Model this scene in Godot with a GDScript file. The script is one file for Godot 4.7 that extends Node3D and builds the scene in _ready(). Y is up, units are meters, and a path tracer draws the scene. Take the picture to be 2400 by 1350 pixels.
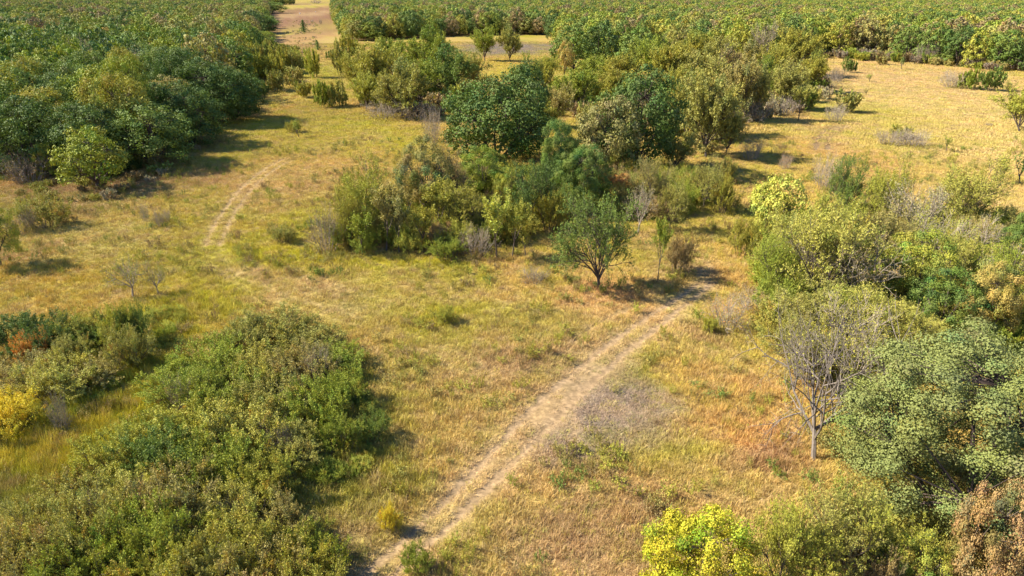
extends Node3D

# ---------- palette: linear base colours ----------
const TINT := {
	"dark": Color(0.108, 0.160, 0.036), "green": Color(0.165, 0.222, 0.045), "blue": Color(0.135, 0.192, 0.054), "olive": Color(0.335, 0.31, 0.05),
	"moss": Color(0.25, 0.285, 0.038), "ygreen": Color(0.36, 0.355, 0.055), "lime": Color(0.440, 0.447, 0.085), "sun": Color(0.44, 0.40, 0.03), "yellow": Color(0.643, 0.520, 0.047), "greyg": Color(0.325, 0.307, 0.072),
	"brown": Color(0.285, 0.21, 0.085), "rust": Color(0.592, 0.298, 0.083), "grey": Color(0.373, 0.317, 0.171), "purple": Color(0.296, 0.235, 0.150), "khaki": Color(0.335, 0.285, 0.085),
	"scrub": Color(0.40, 0.375, 0.075), "scrubgreen": Color(0.285, 0.33, 0.045), "russet": Color(0.34, 0.225, 0.09), "oakpale": Color(0.20, 0.222, 0.066), "pale": Color(0.281, 0.260, 0.089), "gold": Color(0.43, 0.33, 0.085),
}
const SOIL := {
	"straw": Color(0.61, 0.42, 0.125), "green": Color(0.43, 0.385, 0.045), "bright": Color(0.50, 0.45, 0.022), "rust": Color(0.60, 0.345, 0.125), "tan": Color(0.58, 0.385, 0.185),
	"grey": Color(0.31, 0.24, 0.175), "weed": Color(0.19, 0.235, 0.035), "gold": Color(0.56, 0.39, 0.065), "brown": Color(0.30, 0.185, 0.09), "slate": Color(0.20, 0.165, 0.145), "pink": Color(0.31, 0.165, 0.09),
	"pale": Color(0.44, 0.31, 0.175), "dusk": Color(0.30, 0.21, 0.12), "cream": Color(0.60, 0.455, 0.17),
}
var rng := RandomNumberGenerator.new()
var wide := FastNoiseLite.new()
var fine := FastNoiseLite.new()
var mats := {}
var protos := {}
var taken := {}
var blobs: Array[PackedFloat32Array] = []
var blob_color: Array[Color] = []
var ruts: Array[PackedVector2Array] = []
var rut_how: Array[PackedFloat32Array] = []
var woods: Array[PackedVector2Array] = []
var bark: StandardMaterial3D
var bark_pale: StandardMaterial3D
var bark_mid: StandardMaterial3D
var bark_dark: StandardMaterial3D


func numbered(called: String) -> String:
	var n: int = taken.get(called, 0)
	taken[called] = n + 1
	return called if n == 0 else "%s_%03d" % [called, n]


func tag(o: Node, label: String, category := "", group := "", kind := "") -> void:
	if label:
		o.set_meta("label", label)
	if category:
		o.set_meta("category", category)
	if group:
		o.set_meta("group", group)
	if kind:
		o.set_meta("kind", kind)


func leaf_mat(tint: String) -> StandardMaterial3D:
	if not mats.has(tint):
		var m := StandardMaterial3D.new()
		m.resource_name = "leaves_" + tint
		m.albedo_color = (TINT[tint] as Color).linear_to_srgb()
		m.vertex_color_use_as_albedo = true
		m.roughness = 0.62
		m.metallic_specular = 0.25
		m.cull_mode = BaseMaterial3D.CULL_DISABLED
		m.backlight_enabled = true
		m.backlight = Color(0.68, 0.68, 0.54)
		mats[tint] = m
	return mats[tint]


func bark_mat(dark: Color, light: Color) -> StandardMaterial3D:
	var n := FastNoiseLite.new()
	n.seed = 5
	n.frequency = 0.04
	n.fractal_octaves = 4
	var t := NoiseTexture2D.new()
	t.width = 128
	t.height = 128
	t.seamless = true
	t.noise = n
	var g := Gradient.new()
	g.set_color(0, dark.linear_to_srgb())
	g.set_color(1, light.linear_to_srgb())
	t.color_ramp = g
	var m := StandardMaterial3D.new()
	m.albedo_texture = t
	m.uv1_triplanar = true
	m.uv1_scale = Vector3(1.6, 0.5, 1.6)
	m.roughness = 0.9
	m.metallic_specular = 0.2
	return m


# ---------- growing ----------
class Grow:
	var v := PackedVector3Array()      # wood
	var wi := PackedInt32Array()
	var lv := PackedVector3Array()     # leaves
	var lc := PackedColorArray()
	var li := PackedInt32Array()
	var r := RandomNumberGenerator.new()
	var leaf := 0.1
	var slim := 0.55
	var vary := 0.28
	var turned := 0.06                 # share of sprays that have turned colour
	var turned_to := Color(2.6, 1.5, 0.8)
	var droop := 0.0

	func rv() -> Vector3:
		return Vector3(r.randf_range(-1, 1), r.randf_range(-1, 1), r.randf_range(-1, 1))

	func tube(a: Vector3, b: Vector3, ra: float, rb: float, sides := 4) -> void:
		var d := (b - a).normalized()
		var u := d.cross(Vector3(0.31, 0.2, 0.93)).normalized()
		var w := d.cross(u)
		var at := v.size()
		for k in sides:
			var t := TAU * k / sides
			var o := u * cos(t) + w * sin(t)
			v.append(a + o * ra)
			v.append(b + o * rb)
		for k in sides:
			var p := at + 2 * k
			var q := at + 2 * ((k + 1) % sides)
			wi.append_array(PackedInt32Array([p, p + 1, q, q, p + 1, q + 1]))

	func spray() -> Color:
		var k := 1.0 + r.randf_range(-vary, vary)
		var c := Color(k * (1.0 + r.randf_range(-0.22, 0.26)), k, k * (1.0 + r.randf_range(-0.3, 0.3)))
		if r.randf() < turned:
			c = Color(c.r * turned_to.r, c.g * turned_to.g, c.b * turned_to.b)
		return c

	func put_leaf(p: Vector3, n: Vector3, size: float, c: Color) -> void:
		var u := n.cross(rv())
		if u.length_squared() < 1e-6:
			u = Vector3.RIGHT
		u = u.normalized() * size
		var w := n.cross(u).normalized() * size * slim
		var at := lv.size()
		var k := r.randf_range(0.82, 1.2)
		var cc := Color(c.r * k, c.g * k, c.b * k)
		lv.append(p - u * 0.5)
		lv.append(p - w * 0.5 + n * size * 0.12)
		lv.append(p + u * 0.5)
		lv.append(p + w * 0.5 + n * size * 0.12)
		for q in 4:
			lc.append(cc)
		li.append_array(PackedInt32Array([at, at + 1, at + 2, at, at + 2, at + 3]))

	func put_blade(p: Vector3, d: Vector3, size: float, c: Color) -> void:      # one narrow leaf, a triangle
		var w := d.cross(rv()).normalized() * size * slim * 0.5
		var at := lv.size()
		var k := r.randf_range(0.8, 1.22)
		var cc := Color(c.r * k, c.g * k, c.b * k)
		lv.append(p - w)
		lv.append(p + w)
		lv.append(p + d * size)
		for q in 3:
			lc.append(cc)
		li.append_array(PackedInt32Array([at, at + 1, at + 2]))

	# a limb that bends, forks and ends in leafy twigs
	func limb(p: Vector3, d: Vector3, length: float, rad: float, level: int, forks: int, up: float, spread: float, leaves: int, tint: Color) -> void:
		var steps := 3 if level > 0 else 2
		var q := p
		var dir := d
		var nodes: Array[Vector3] = []
		var dirs: Array[Vector3] = []
		for s in steps:
			dir = (dir + rv() * 0.22 + Vector3(0, up * 0.18, 0)).normalized()
			if level == 0:
				dir = (dir + Vector3(0, -droop, 0)).normalized()
			var e := q + dir * length / steps
			var r0 := rad * (1.0 - 0.55 * s / steps)
			var r1 := rad * (1.0 - 0.55 * (s + 1) / steps)
			tube(q, e, r0, r1 if level > 0 or s < steps - 1 else r1 * 0.4, 5 if level >= 2 else 3)
			q = e
			nodes.append(e)
			dirs.append(dir)
		if level == 0:
			for k in leaves:
				var t := r.randf()
				var at := p.lerp(q, 0.15 + 0.95 * t) + rv() * length * 0.16
				put_blade(at, (dir * 0.5 + rv()).normalized(), leaf * r.randf_range(0.7, 1.3), tint)
			return
		for k in forks:
			var s := clampi(int(float(k) / forks * steps + r.randf() * 0.9), 0, steps - 1)
			var side := dirs[s].cross(rv()).normalized()
			var nd := (dirs[s] * (1.0 - spread * 0.45) + side * spread * r.randf_range(0.6, 1.2) + Vector3(0, up * 0.35, 0)).normalized()
			var c := spray() if level == 1 else tint
			if level == 1:
				c = Color((c.r + tint.r) * 0.5, (c.g + tint.g) * 0.5, (c.b + tint.b) * 0.5)
			limb(nodes[s], nd, length * r.randf_range(0.5, 0.75), rad * 0.5, level - 1, forks, up, spread, leaves, c)
		if level > 0:
			limb(q, dir, length * 0.6, rad * 0.42, level - 1, forks, up, spread, leaves, spray() if level == 2 else tint)

	func mesh(wood: bool) -> ArrayMesh:
		var a := []
		a.resize(Mesh.ARRAY_MAX)
		a[Mesh.ARRAY_VERTEX] = v if wood else lv
		a[Mesh.ARRAY_INDEX] = wi if wood else li
		if not wood:
			a[Mesh.ARRAY_COLOR] = lc
		var m := ArrayMesh.new()
		m.add_surface_from_arrays(Mesh.PRIMITIVE_TRIANGLES, a, [], {}, 0)
		return m


func keep(kind: String, g: Grow, h: float, w: float, wood: Material) -> void:
	if not protos.has(kind):
		protos[kind] = []
	# the true size of what grew, so that a plant can be set to the height and width it has
	var hi := 0.0
	var xs := PackedFloat32Array()
	var ys := PackedFloat32Array()
	for p in (g.lv if g.lv.size() > 200 else g.v):
		ys.append(p.y)
		xs.append(Vector2(p.x, p.z).length())
	xs.sort()
	ys.sort()
	hi = ys[int(ys.size() * 0.975)]
	var rr := xs[int(xs.size() * 0.93)]
	protos[kind].append({"wood": g.mesh(true), "leaves": g.mesh(false) if g.lv.size() else null, "h": hi, "w": 2.0 * rr, "bark": wood})


# a broad crown of leafy clumps carried on limbs
func grow_oak(kind: String, seed_: int, h: float, w: float, clumps: int, per: int, leaf: float, low: float, wood: Material, turned := 0.05, turned_to := Color(2.2, 1.35, 0.9), puff := 0.115) -> void:
	var g := Grow.new()
	g.r.seed = seed_
	g.leaf = leaf
	g.slim = 0.72
	g.vary = 0.27
	g.turned = 0.0
	var r := g.r
	var rad := Vector3(w * 0.5, h * (1.0 - low) * 0.56, w * 0.5)
	var mid := Vector3(0, h - rad.y * 1.02, 0)
	var lobes: Array[Vector3] = []
	for k in 9:
		lobes.append(Vector3(r.randf_range(-1, 1), r.randf_range(-0.5, 1), r.randf_range(-1, 1)).normalized())
	var ends: Array[Vector3] = []
	var fork := Vector3(r.randf_range(-0.03, 0.03) * w, h * low * 0.9, r.randf_range(-0.03, 0.03) * w)
	var tr := 0.022 * h + 0.05
	g.tube(Vector3(0, -0.3, 0), Vector3(0, 0.25, 0), tr * 1.6, tr * 1.15, 7)
	g.tube(Vector3(0, 0.25, 0), fork, tr * 1.15, tr * 0.9, 7)
	var limbs: Array[Vector3] = []
	for k in 8:
		var t := TAU * (k + r.randf_range(-0.3, 0.3)) / 8.0
		var out := Vector3(cos(t), 0, sin(t))
		var e := mid + Vector3(out.x * rad.x * 0.55, r.randf_range(-0.45, 0.45) * rad.y, out.z * rad.z * 0.55) if k < 7 else mid + Vector3(0, rad.y * 0.5, 0)
		var m := fork.lerp(e, 0.5) + Vector3(0, -0.04 * h, 0) + g.rv() * 0.03 * h
		g.tube(fork, m, tr * 0.62, tr * 0.4, 5)
		g.tube(m, e, tr * 0.4, tr * 0.2, 4)
		limbs.append(m)
		limbs.append(e)
	for k in clumps:
		# even spread of directions, the underside left out
		var y := 1.0 - 1.78 * (k + 0.5) / clumps
		var t := k * 2.39996 + r.randf_range(-0.5, 0.5)
		var s := sqrt(maxf(0.0, 1.0 - y * y * (1.0 if y > 0.0 else 0.45)))
		var dir := Vector3(cos(t) * s, y, sin(t) * s)
		var far := 0.0
		for l in lobes:
			far = maxf(far, dir.dot(l))
		var reach := (0.66 + 0.3 * far * far) * r.randf_range(0.76, 1.06)
		if k % 4 == 3:
			reach *= r.randf_range(0.45, 0.8)
		var c := mid + dir * rad * reach
		var pr := w * puff * r.randf_range(0.75, 1.25)
		var near := limbs[0]
		for q in limbs:
			if q.distance_squared_to(c) < near.distance_squared_to(c):
				near = q
		g.tube(near, c, tr * 0.17, tr * 0.06, 3)
		var tint := g.spray()
		if r.randf() < turned:
			tint = Color(tint.r * turned_to.r, tint.g * turned_to.g, tint.b * turned_to.b)
		for q in per:
			var o := (g.rv().normalized() + dir * 0.55 + Vector3(0, 0.25, 0)).normalized()
			var p := c + o * pr * r.randf_range(0.35, 1.12) * Vector3(1.1, 0.85, 1.1)
			var n := (o + g.rv() * 0.5).normalized()
			var cc := tint
			if r.randf() < turned * 0.9:
				cc = Color(tint.r * turned_to.r, tint.g * turned_to.g, tint.b * turned_to.b)
			g.put_leaf(p, n, leaf * r.randf_range(0.7, 1.3), cc)
	keep(kind, g, h, w, wood)


# an open tree: a trunk, rising limbs, fine leaves on the twigs
func grow_airy(kind: String, seed_: int, h: float, limbs: int, levels: int, forks: int, up: float, spread: float, leaves: int, leaf: float, trunk: float, wood: Material, turned := 0.06, lean := 0.55, thick := 0.018) -> void:
	var g := Grow.new()
	g.r.seed = seed_
	g.leaf = leaf
	g.slim = 0.5
	g.turned = turned
	g.turned_to = Color(1.9, 1.35, 0.8)
	var r := g.r
	var tr := thick * h + 0.02
	var top := Vector3(r.randf_range(-0.08, 0.08) * h, trunk * h, r.randf_range(-0.08, 0.08) * h)
	g.tube(Vector3(0, -0.2, 0), top * 0.5, tr * 1.3, tr, 6)
	g.tube(top * 0.5, top, tr, tr * 0.8, 6)
	for k in limbs:
		var t := TAU * (k + r.randf_range(-0.35, 0.35)) / limbs
		var l := lean * r.randf_range(0.4, 1.25)
		var d := Vector3(cos(t) * l, 1.0, sin(t) * l).normalized()
		g.limb(top * r.randf_range(0.65, 1.0), d, h * (1.0 - trunk) * r.randf_range(0.42, 0.6), tr * 0.62, levels, forks, up, spread, leaves, g.spray())
	keep(kind, g, h, h, wood)


# many stems from the ground
func grow_shrub(kind: String, seed_: int, h: float, w: float, stems: int, levels: int, forks: int, leaves: int, leaf: float, wood: Material, turned := 0.1, spread := 0.75, up := 0.3, thick := 0.012) -> void:
	var g := Grow.new()
	g.r.seed = seed_
	g.leaf = leaf
	g.slim = 0.62
	g.turned = turned
	g.turned_to = Color(1.7, 0.95, 0.7)
	g.vary = 0.34
	var r := g.r
	for k in stems:
		var t := k * 2.39996
		var f := sqrt((k + 0.5) / stems)
		var root := Vector3(cos(t) * f * w * 0.26, -0.08, sin(t) * f * w * 0.26)
		var d := Vector3(cos(t) * f * w * 0.42, h * 0.62, sin(t) * f * w * 0.42) + g.rv() * 0.12 * w
		g.limb(root, d.normalized(), h * r.randf_range(0.42, 0.6), thick * h + 0.006, levels, forks, up, spread, leaves, g.spray())
	keep(kind, g, h, w, wood)


# a pointed evergreen
func grow_cedar(kind: String, seed_: int, h: float, w: float, n: int, leaf: float, wood: Material) -> void:
	var g := Grow.new()
	g.r.seed = seed_
	g.slim = 0.6
	g.turned = 0.0
	g.tube(Vector3(0, -0.2, 0), Vector3(0, h * 0.9, 0), 0.09, 0.02, 5)
	for k in n:
		var f := g.r.randf()
		var y := h * (0.06 + 0.94 * f)
		var rr := w * 0.5 * pow(1.0 - f, 0.75) * (0.55 + 0.45 * sin(f * 41.0 + k % 5)) + 0.05
		var t := g.r.randf() * TAU
		var o := Vector3(cos(t), 0.25, sin(t))
		var p := Vector3(o.x * rr, y, o.z * rr) * g.r.randf_range(0.85, 1.05)
		g.put_leaf(p, (o + g.rv() * 0.6).normalized(), leaf * g.r.randf_range(0.6, 1.3), g.spray())
	keep(kind, g, h, w, wood)


func plant(kind: String, tint: String, at: Vector3, h: float, w: float, called: String, label: String, category: String, group := "") -> Node3D:
	var list: Array = protos[kind]
	var p: Dictionary = list[rng.randi() % list.size()]
	var o := Node3D.new()
	o.name = numbered(called)
	add_child(o)
	var sy: float = h / p.h
	var sx: float = w / p.w
	o.position = Vector3(at.x, rise(at.x, at.z) - 0.03, at.z)
	o.rotation = Vector3(rng.randf_range(-0.06, 0.06), rng.randf() * TAU, rng.randf_range(-0.06, 0.06))
	o.scale = Vector3(sx, sy, sx)
	var low := called.ends_with("shrub") or called.ends_with("bush")
	var a := MeshInstance3D.new()
	a.name = "stems" if low else "trunk"
	a.mesh = p.wood
	a.material_override = p.bark
	o.add_child(a, true)
	if p.leaves:
		var b := MeshInstance3D.new()
		b.name = "foliage" if low else "crown"
		b.mesh = p.leaves
		b.material_override = leaf_mat(tint)
		o.add_child(b, true)
	tag(o, label, category, group)
	return o


# ---------- ground ----------
func blob(x: float, z: float, rx: float, rz: float, what: String, much: float, tall := 1.0) -> void:
	blobs.append(PackedFloat32Array([x, z, 1.0 / rx, 1.0 / rz, much, tall]))
	blob_color.append(SOIL[what])


func rut(points: Array, half: float, deep: float, bare: float) -> void:
	var p := PackedVector2Array()
	for q in points:
		p.append(q)
	# smooth the bends
	for pass_ in 2:
		var s := PackedVector2Array([p[0]])
		for k in p.size() - 1:
			s.append(p[k].lerp(p[k + 1], 0.25))
			s.append(p[k].lerp(p[k + 1], 0.75))
		s.append(p[p.size() - 1])
		p = s
	var lo := p[0]
	var hi := p[0]
	for q in p:
		lo = lo.min(q)
		hi = hi.max(q)
	ruts.append(p)
	rut_how.append(PackedFloat32Array([half, deep, bare, lo.x - 2.0, lo.y - 2.0, hi.x + 2.0, hi.y + 2.0]))


func rise(x: float, z: float) -> float:
	return 0.22 * wide.get_noise_2d(x * 0.55, z * 0.55) if z > -400.0 else 0.0


# (bareness by wheels, dip, nearness to a track)
func wheels(x: float, z: float) -> Vector3:
	var bare := 0.0
	var dip := 0.0
	var by := 0.0
	var here := Vector2(x, z)
	for k in ruts.size():
		var how := rut_how[k]
		if x < how[3] or z < how[4] or x > how[5] or z > how[6]:
			continue
		var p := ruts[k]
		var best := 1e9
		for i in p.size() - 1:
			var a := p[i]
			var ab := p[i + 1] - a
			var t := clampf((here - a).dot(ab) / ab.length_squared(), 0.0, 1.0)
			best = minf(best, (a + ab * t).distance_squared_to(here))
		var d := sqrt(best) + 0.22 * fine.get_noise_2d(x * 0.7, z * 0.7) * how[0] * 2.0
		var f := 1.0 - smoothstep(how[0] * 0.55, how[0] * 1.35, d)
		bare = maxf(bare, f * how[2])
		dip = maxf(dip, f * how[1])
		by = maxf(by, (1.0 - smoothstep(how[0] * 1.1, how[0] * 3.2, d)) * how[2] * 0.8)
	return Vector3(bare, dip, by)


# [colour of what grows here, its height]
func sward(x: float, z: float) -> Array:
	var wx := x + 1.6 * wide.get_noise_2d(x * 2.0 + 900.0, z * 2.0) * (1.0 - z * 0.02)
	var wz := z + 1.6 * wide.get_noise_2d(x * 2.0, z * 2.0 - 700.0) * (1.0 - z * 0.03)
	var n := 0.5 + 0.9 * wide.get_noise_2d(x * 1.2, z * 0.8)
	var c: Color = (SOIL.straw as Color).lerp(SOIL.green, clampf(n * 0.95 + 0.05, 0.0, 1.0))
	var tall := 1.0
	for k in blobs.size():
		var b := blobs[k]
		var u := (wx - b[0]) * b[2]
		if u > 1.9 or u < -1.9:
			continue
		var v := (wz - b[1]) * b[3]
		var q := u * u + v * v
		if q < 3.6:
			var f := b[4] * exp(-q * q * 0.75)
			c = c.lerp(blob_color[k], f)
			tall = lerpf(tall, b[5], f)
	var m := fine.get_noise_2d(x, z)
	var m2 := fine.get_noise_2d(x * 3.1 + 50.0, z * 3.1)
	var wild := 1.0 if Vector2(x, z).length() < 330.0 else 0.35
	m *= wild
	m2 *= wild
	c = c.lerp(SOIL.rust, clampf(m * 0.35, 0.0, 0.25)).lerp(SOIL.green, clampf(-m * 0.6, 0.0, 0.4)).lerp(SOIL.tan, clampf(m2 * 0.7, 0.0, 0.35))
	return [c, tall]


func in_woods(x: float, z: float) -> bool:
	for w in woods:
		if Geometry2D.is_point_in_polygon(Vector2(x, z), w):
			return true
	return false


func ground() -> void:
	var rows := PackedFloat32Array([2.0])
	while rows[rows.size() - 1] < 3200.0:
		var d := rows[rows.size() - 1]
		rows.append(d + maxf(0.13, d * (0.0060 if d < 100.0 else 0.016 if d < 400.0 else 0.08)) + (1.0 if d < 16.0 else 0.0))
	var cols := PackedFloat32Array()
	for k in 361:
		cols.append(deg_to_rad(-47.0 + 94.0 * k / 360.0))
	for k in 34:
		cols.append(deg_to_rad(47.0 + 266.0 * (k + 1) / 34.0))
	var v := PackedVector3Array()
	var c := PackedColorArray()
	var uv := PackedVector2Array()
	var idx := PackedInt32Array()
	var nr := rows.size()
	var nc := cols.size()
	for i in nr:
		for j in nc:
			var x := sin(cols[j]) * rows[i]
			var z := -cos(cols[j]) * rows[i]
			if j == nc - 1:
				x = sin(cols[0]) * rows[i]
				z = -cos(cols[0]) * rows[i]
			var s := sward(x, z) if j < 362 else [SOIL.straw, 1.0]
			var cc: Color = s[0]
			var y := rise(x, z)
			if j <= 360 and rows[i] < 160.0:
				var w := wheels(x, z)
				cc = cc.lerp(SOIL.tan, w.z * 0.5).lerp((SOIL.brown if x > 30.0 and z < -60.0 else SOIL.pale as Color).lerp(SOIL.dusk if x > 30.0 and z < -60.0 else SOIL.tan, 0.5 + 0.5 * fine.get_noise_2d(x * 2.0, z * 2.0)), w.x * 0.9)
				y -= w.y
				y += 0.04 * fine.get_noise_2d(x * 1.2, z * 1.2) * (1.0 - w.z)
			if j <= 360 and rows[i] > 60.0 and in_woods(x, z):
				cc = cc.lerp(SOIL.brown, 0.8)
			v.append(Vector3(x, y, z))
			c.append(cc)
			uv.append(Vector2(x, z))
	for i in nr - 1:
		for j in nc - 1:
			var a := i * nc + j
			idx.append_array(PackedInt32Array([a, a + nc, a + 1, a + 1, a + nc, a + nc + 1]))
	var arr := []
	arr.resize(Mesh.ARRAY_MAX)
	arr[Mesh.ARRAY_VERTEX] = v
	arr[Mesh.ARRAY_COLOR] = c
	arr[Mesh.ARRAY_TEX_UV] = uv
	arr[Mesh.ARRAY_INDEX] = idx
	var st := SurfaceTool.new()
	st.create_from_arrays(arr)
	st.generate_normals()
	var o := MeshInstance3D.new()
	o.name = "ground"
	o.mesh = st.commit()
	var m := StandardMaterial3D.new()
	m.vertex_color_use_as_albedo = true
	m.albedo_texture = speckle(3, 0.035, 0.68, 1.0, 512)
	m.uv1_scale = Vector3(0.13, 0.13, 1)
	m.detail_enabled = true
	m.detail_albedo = speckle(9, 0.02, 0.72, 1.0, 512)
	m.detail_blend_mode = BaseMaterial3D.BLEND_MODE_MUL
	m.detail_uv_layer = BaseMaterial3D.DETAIL_UV_1
	m.heightmap_enabled = false
	m.roughness = 0.95
	m.metallic_specular = 0.15
	o.material_override = m
	add_child(o)
	tag(o, "dry meadow ground with straw, green and rust patches and two wheel tracks", "", "", "structure")


func speckle(seed_: int, freq: float, lo: float, hi: float, side: int) -> NoiseTexture2D:
	var n := FastNoiseLite.new()
	n.seed = seed_
	n.frequency = freq
	n.fractal_octaves = 5
	n.fractal_gain = 0.65
	var t := NoiseTexture2D.new()
	t.width = side
	t.height = side
	t.seamless = true
	t.noise = n
	var g := Gradient.new()
	g.set_color(0, Color(lo, lo, lo))
	g.set_color(1, Color(hi, hi, hi))
	t.color_ramp = g
	return t


func tuft(seed_: int, blades: int, reach: float, tall: float, thick: float, lean: float) -> ArrayMesh:
	var g := Grow.new()
	g.r.seed = seed_
	var r := g.r
	for k in blades:
		var t := r.randf() * TAU
		var f := sqrt(r.randf()) * reach
		var p := Vector3(cos(t) * f, -0.05, sin(t) * f)
		var d := Vector3(r.randf_range(-1, 1) * lean, 1.0, r.randf_range(-1, 1) * lean).normalized()
		var len_ := tall * r.randf_range(0.45, 1.1)
		var k2 := r.randf_range(0.72, 1.3)
		var c := Color(k2 * r.randf_range(0.92, 1.1), k2 * r.randf_range(0.92, 1.06), k2 * r.randf_range(0.75, 1.2))
		var side := Vector3(cos(t * 3.7), 0, sin(t * 3.7)) * thick * r.randf_range(0.6, 1.3)
		var at := g.lv.size()
		var mid := p + d * len_ * 0.55
		var tip := p + d * len_ * 0.9 + Vector3(d.x, -0.15, d.z) * len_ * 0.45
		g.lv.append_array(PackedVector3Array([p - side, p + side, mid + side * 0.7, mid - side * 0.7, tip]))
		for q in 5:
			g.lc.append(c)
		g.li.append_array(PackedInt32Array([at, at + 1, at + 2, at, at + 2, at + 3, at + 3, at + 2, at + 4]))
	return g.mesh(false)


func scatter(called: String, parent: Node3D, mesh: Mesh, mat: Material, where: Array, colors: PackedColorArray) -> void:
	if where.is_empty():
		return
	var mm := MultiMesh.new()
	mm.transform_format = MultiMesh.TRANSFORM_3D
	mm.use_colors = true
	mm.mesh = mesh
	mm.instance_count = where.size()
	for k in where.size():
		mm.set_instance_transform(k, where[k])
		mm.set_instance_color(k, colors[k])
	var o := MultiMeshInstance3D.new()
	o.name = called
	o.multimesh = mm
	o.material_override = mat
	tag(o, "", "", "", "stuff")
	parent.add_child(o, true)


func white_leaf() -> StandardMaterial3D:
	var m := StandardMaterial3D.new()
	m.resource_name = "blades"
	m.vertex_color_use_as_albedo = true
	m.roughness = 0.7
	m.metallic_specular = 0.3
	m.cull_mode = BaseMaterial3D.CULL_DISABLED
	m.backlight_enabled = true
	m.backlight = Color(0.5, 0.5, 0.5)
	return m


func grass() -> void:
	var root := Node3D.new()
	root.name = "meadow_grass"
	add_child(root)
	tag(root, "knee-high dry grass of straw, olive, gold and rust covering the meadow", "", "", "stuff")
	var mat := white_leaf()
	var kinds := [tuft(1, 60, 0.30, 0.36, 0.008, 0.55), tuft(2, 52, 0.26, 0.44, 0.008, 0.48), tuft(3, 64, 0.34, 0.26, 0.008, 0.85)]
	var bigs := [tuft(4, 90, 0.75, 0.42, 0.016, 0.5), tuft(5, 80, 0.7, 0.5, 0.017, 0.45), tuft(6, 100, 0.8, 0.32, 0.016, 0.8)]
	var zones := [[17.0, 44.0, 0.245, 0], [44.0, 112.0, 0.35, 0], [112.0, 150.0, 0.6, 1], [150.0, 330.0, 1.1, 1]]
	for zone in zones:
		var near: float = zone[0]
		var far: float = zone[1]
		var cell: float = zone[2]
		var where := [[], [], []]
		var colors := [PackedColorArray(), PackedColorArray(), PackedColorArray()]
		var z := -far
		while z < -near * 0.72:
			var half := -z * 0.80 + 12.0
			var x := -half
			while x < half:
				var px := x + rng.randf_range(-0.5, 0.5) * cell
				var pz := z + rng.randf_range(-0.5, 0.5) * cell
				x += cell
				var d := Vector2(px, pz).length()
				if -pz < near * 0.72 or d < near or d >= far:
					continue
				if d > 75.0 and in_woods(px, pz):
					continue
				var s := sward(px, pz)
				var tall: float = s[1]
				var w := wheels(px, pz) if d < 150.0 else Vector3.ZERO
				if rng.randf() < w.x * 1.5:
					continue
				tall *= 1.0 - 0.62 * maxf(w.x, w.z)
				var k := rng.randi() % 3
				var size := rng.randf_range(0.8, 1.25)
				tall *= size * rng.randf_range(0.75, 1.25) * (1.0 + 0.5 * fine.get_noise_2d(px * 2.2 + 80.0, pz * 2.2))
				var t := Transform3D(Basis(Vector3.UP, rng.randf() * TAU).scaled(Vector3(size, tall, size)), Vector3(px, rise(px, pz) - w.y * 0.8, pz))
				where[k].append(t)
				var c: Color = (s[0] as Color).lerp(SOIL.brown if x > 30.0 and pz < -60.0 else SOIL.tan, w.z * 0.55)
				var odd := rng.randf()
				if odd < 0.13:
					c = c.lerp(SOIL.green if odd < 0.09 else SOIL.weed, 0.6)
				elif odd < 0.22:
					c = c.lerp(SOIL.brown, 0.55)
				elif odd < 0.32:
					c = c.lerp(SOIL.pale, 0.6)
				var v := rng.randf_range(0.8, 1.22)
				colors[k].append(Color(c.r * v, c.g * v, c.b * v))
			z += cell
		for k in 3:
			scatter("grass_tufts", root, (kinds if zone[3] == 0 else bigs)[k], mat, where[k], colors[k])


# low brush that fills a thicket
func brush(points: Array, gap: float, tints: Array, tall: float, far: bool, where: Array, colors: Array) -> void:
	var p := PackedVector2Array(points)
	var lo := p[0]
	var hi := p[0]
	for q in p:
		lo = lo.min(q)
		hi = hi.max(q)
	var z := lo.y
	while z < hi.y:
		var x := lo.x
		while x < hi.x:
			var at := Vector2(x + rng.randf_range(-0.5, 0.5) * gap, z + rng.randf_range(-0.5, 0.5) * gap)
			x += gap
			if not Geometry2D.is_point_in_polygon(at, p):
				continue
			var tint: String = tints[rng.randi() % tints.size()]
			var c: Color = TINT[tint]
			var k := (rng.randi() % 2) + (2 if far else 0)
			var proto: Dictionary = protos["far_shrub" if far else "thicket"][k % 2]
			var h := tall * rng.randf_range(0.6, 1.25)
			var w := h * rng.randf_range(1.1, 1.7)
			var q := rng.randf_range(0.85, 1.2)
			where[k].append(Transform3D(Basis(Vector3.UP, rng.randf() * TAU).scaled(Vector3(w / proto.w, h / proto.h, w / proto.w)), Vector3(at.x, rise(at.x, at.y) - 0.1, at.y)))
			colors[k].append(Color(c.r * q, c.g * q, c.b * q))
		z += gap


func undergrowth(areas: Array) -> void:
	var root := Node3D.new()
	root.name = "undergrowth"
	add_child(root)
	tag(root, "low tangled brush filling the ground between the thicket trees and under the wood edge", "", "", "stuff")
	var where := [[], [], [], []]
	var colors := [PackedColorArray(), PackedColorArray(), PackedColorArray(), PackedColorArray()]
	for a in areas:
		brush(a[0], a[1], a[2], a[3], a[4], where, colors)
	var mat := white_leaf()
	for k in 4:
		scatter("brush", root, protos["thicket" if k < 2 else "far_shrub"][k % 2].leaves, mat, where[k], colors[k])


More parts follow.
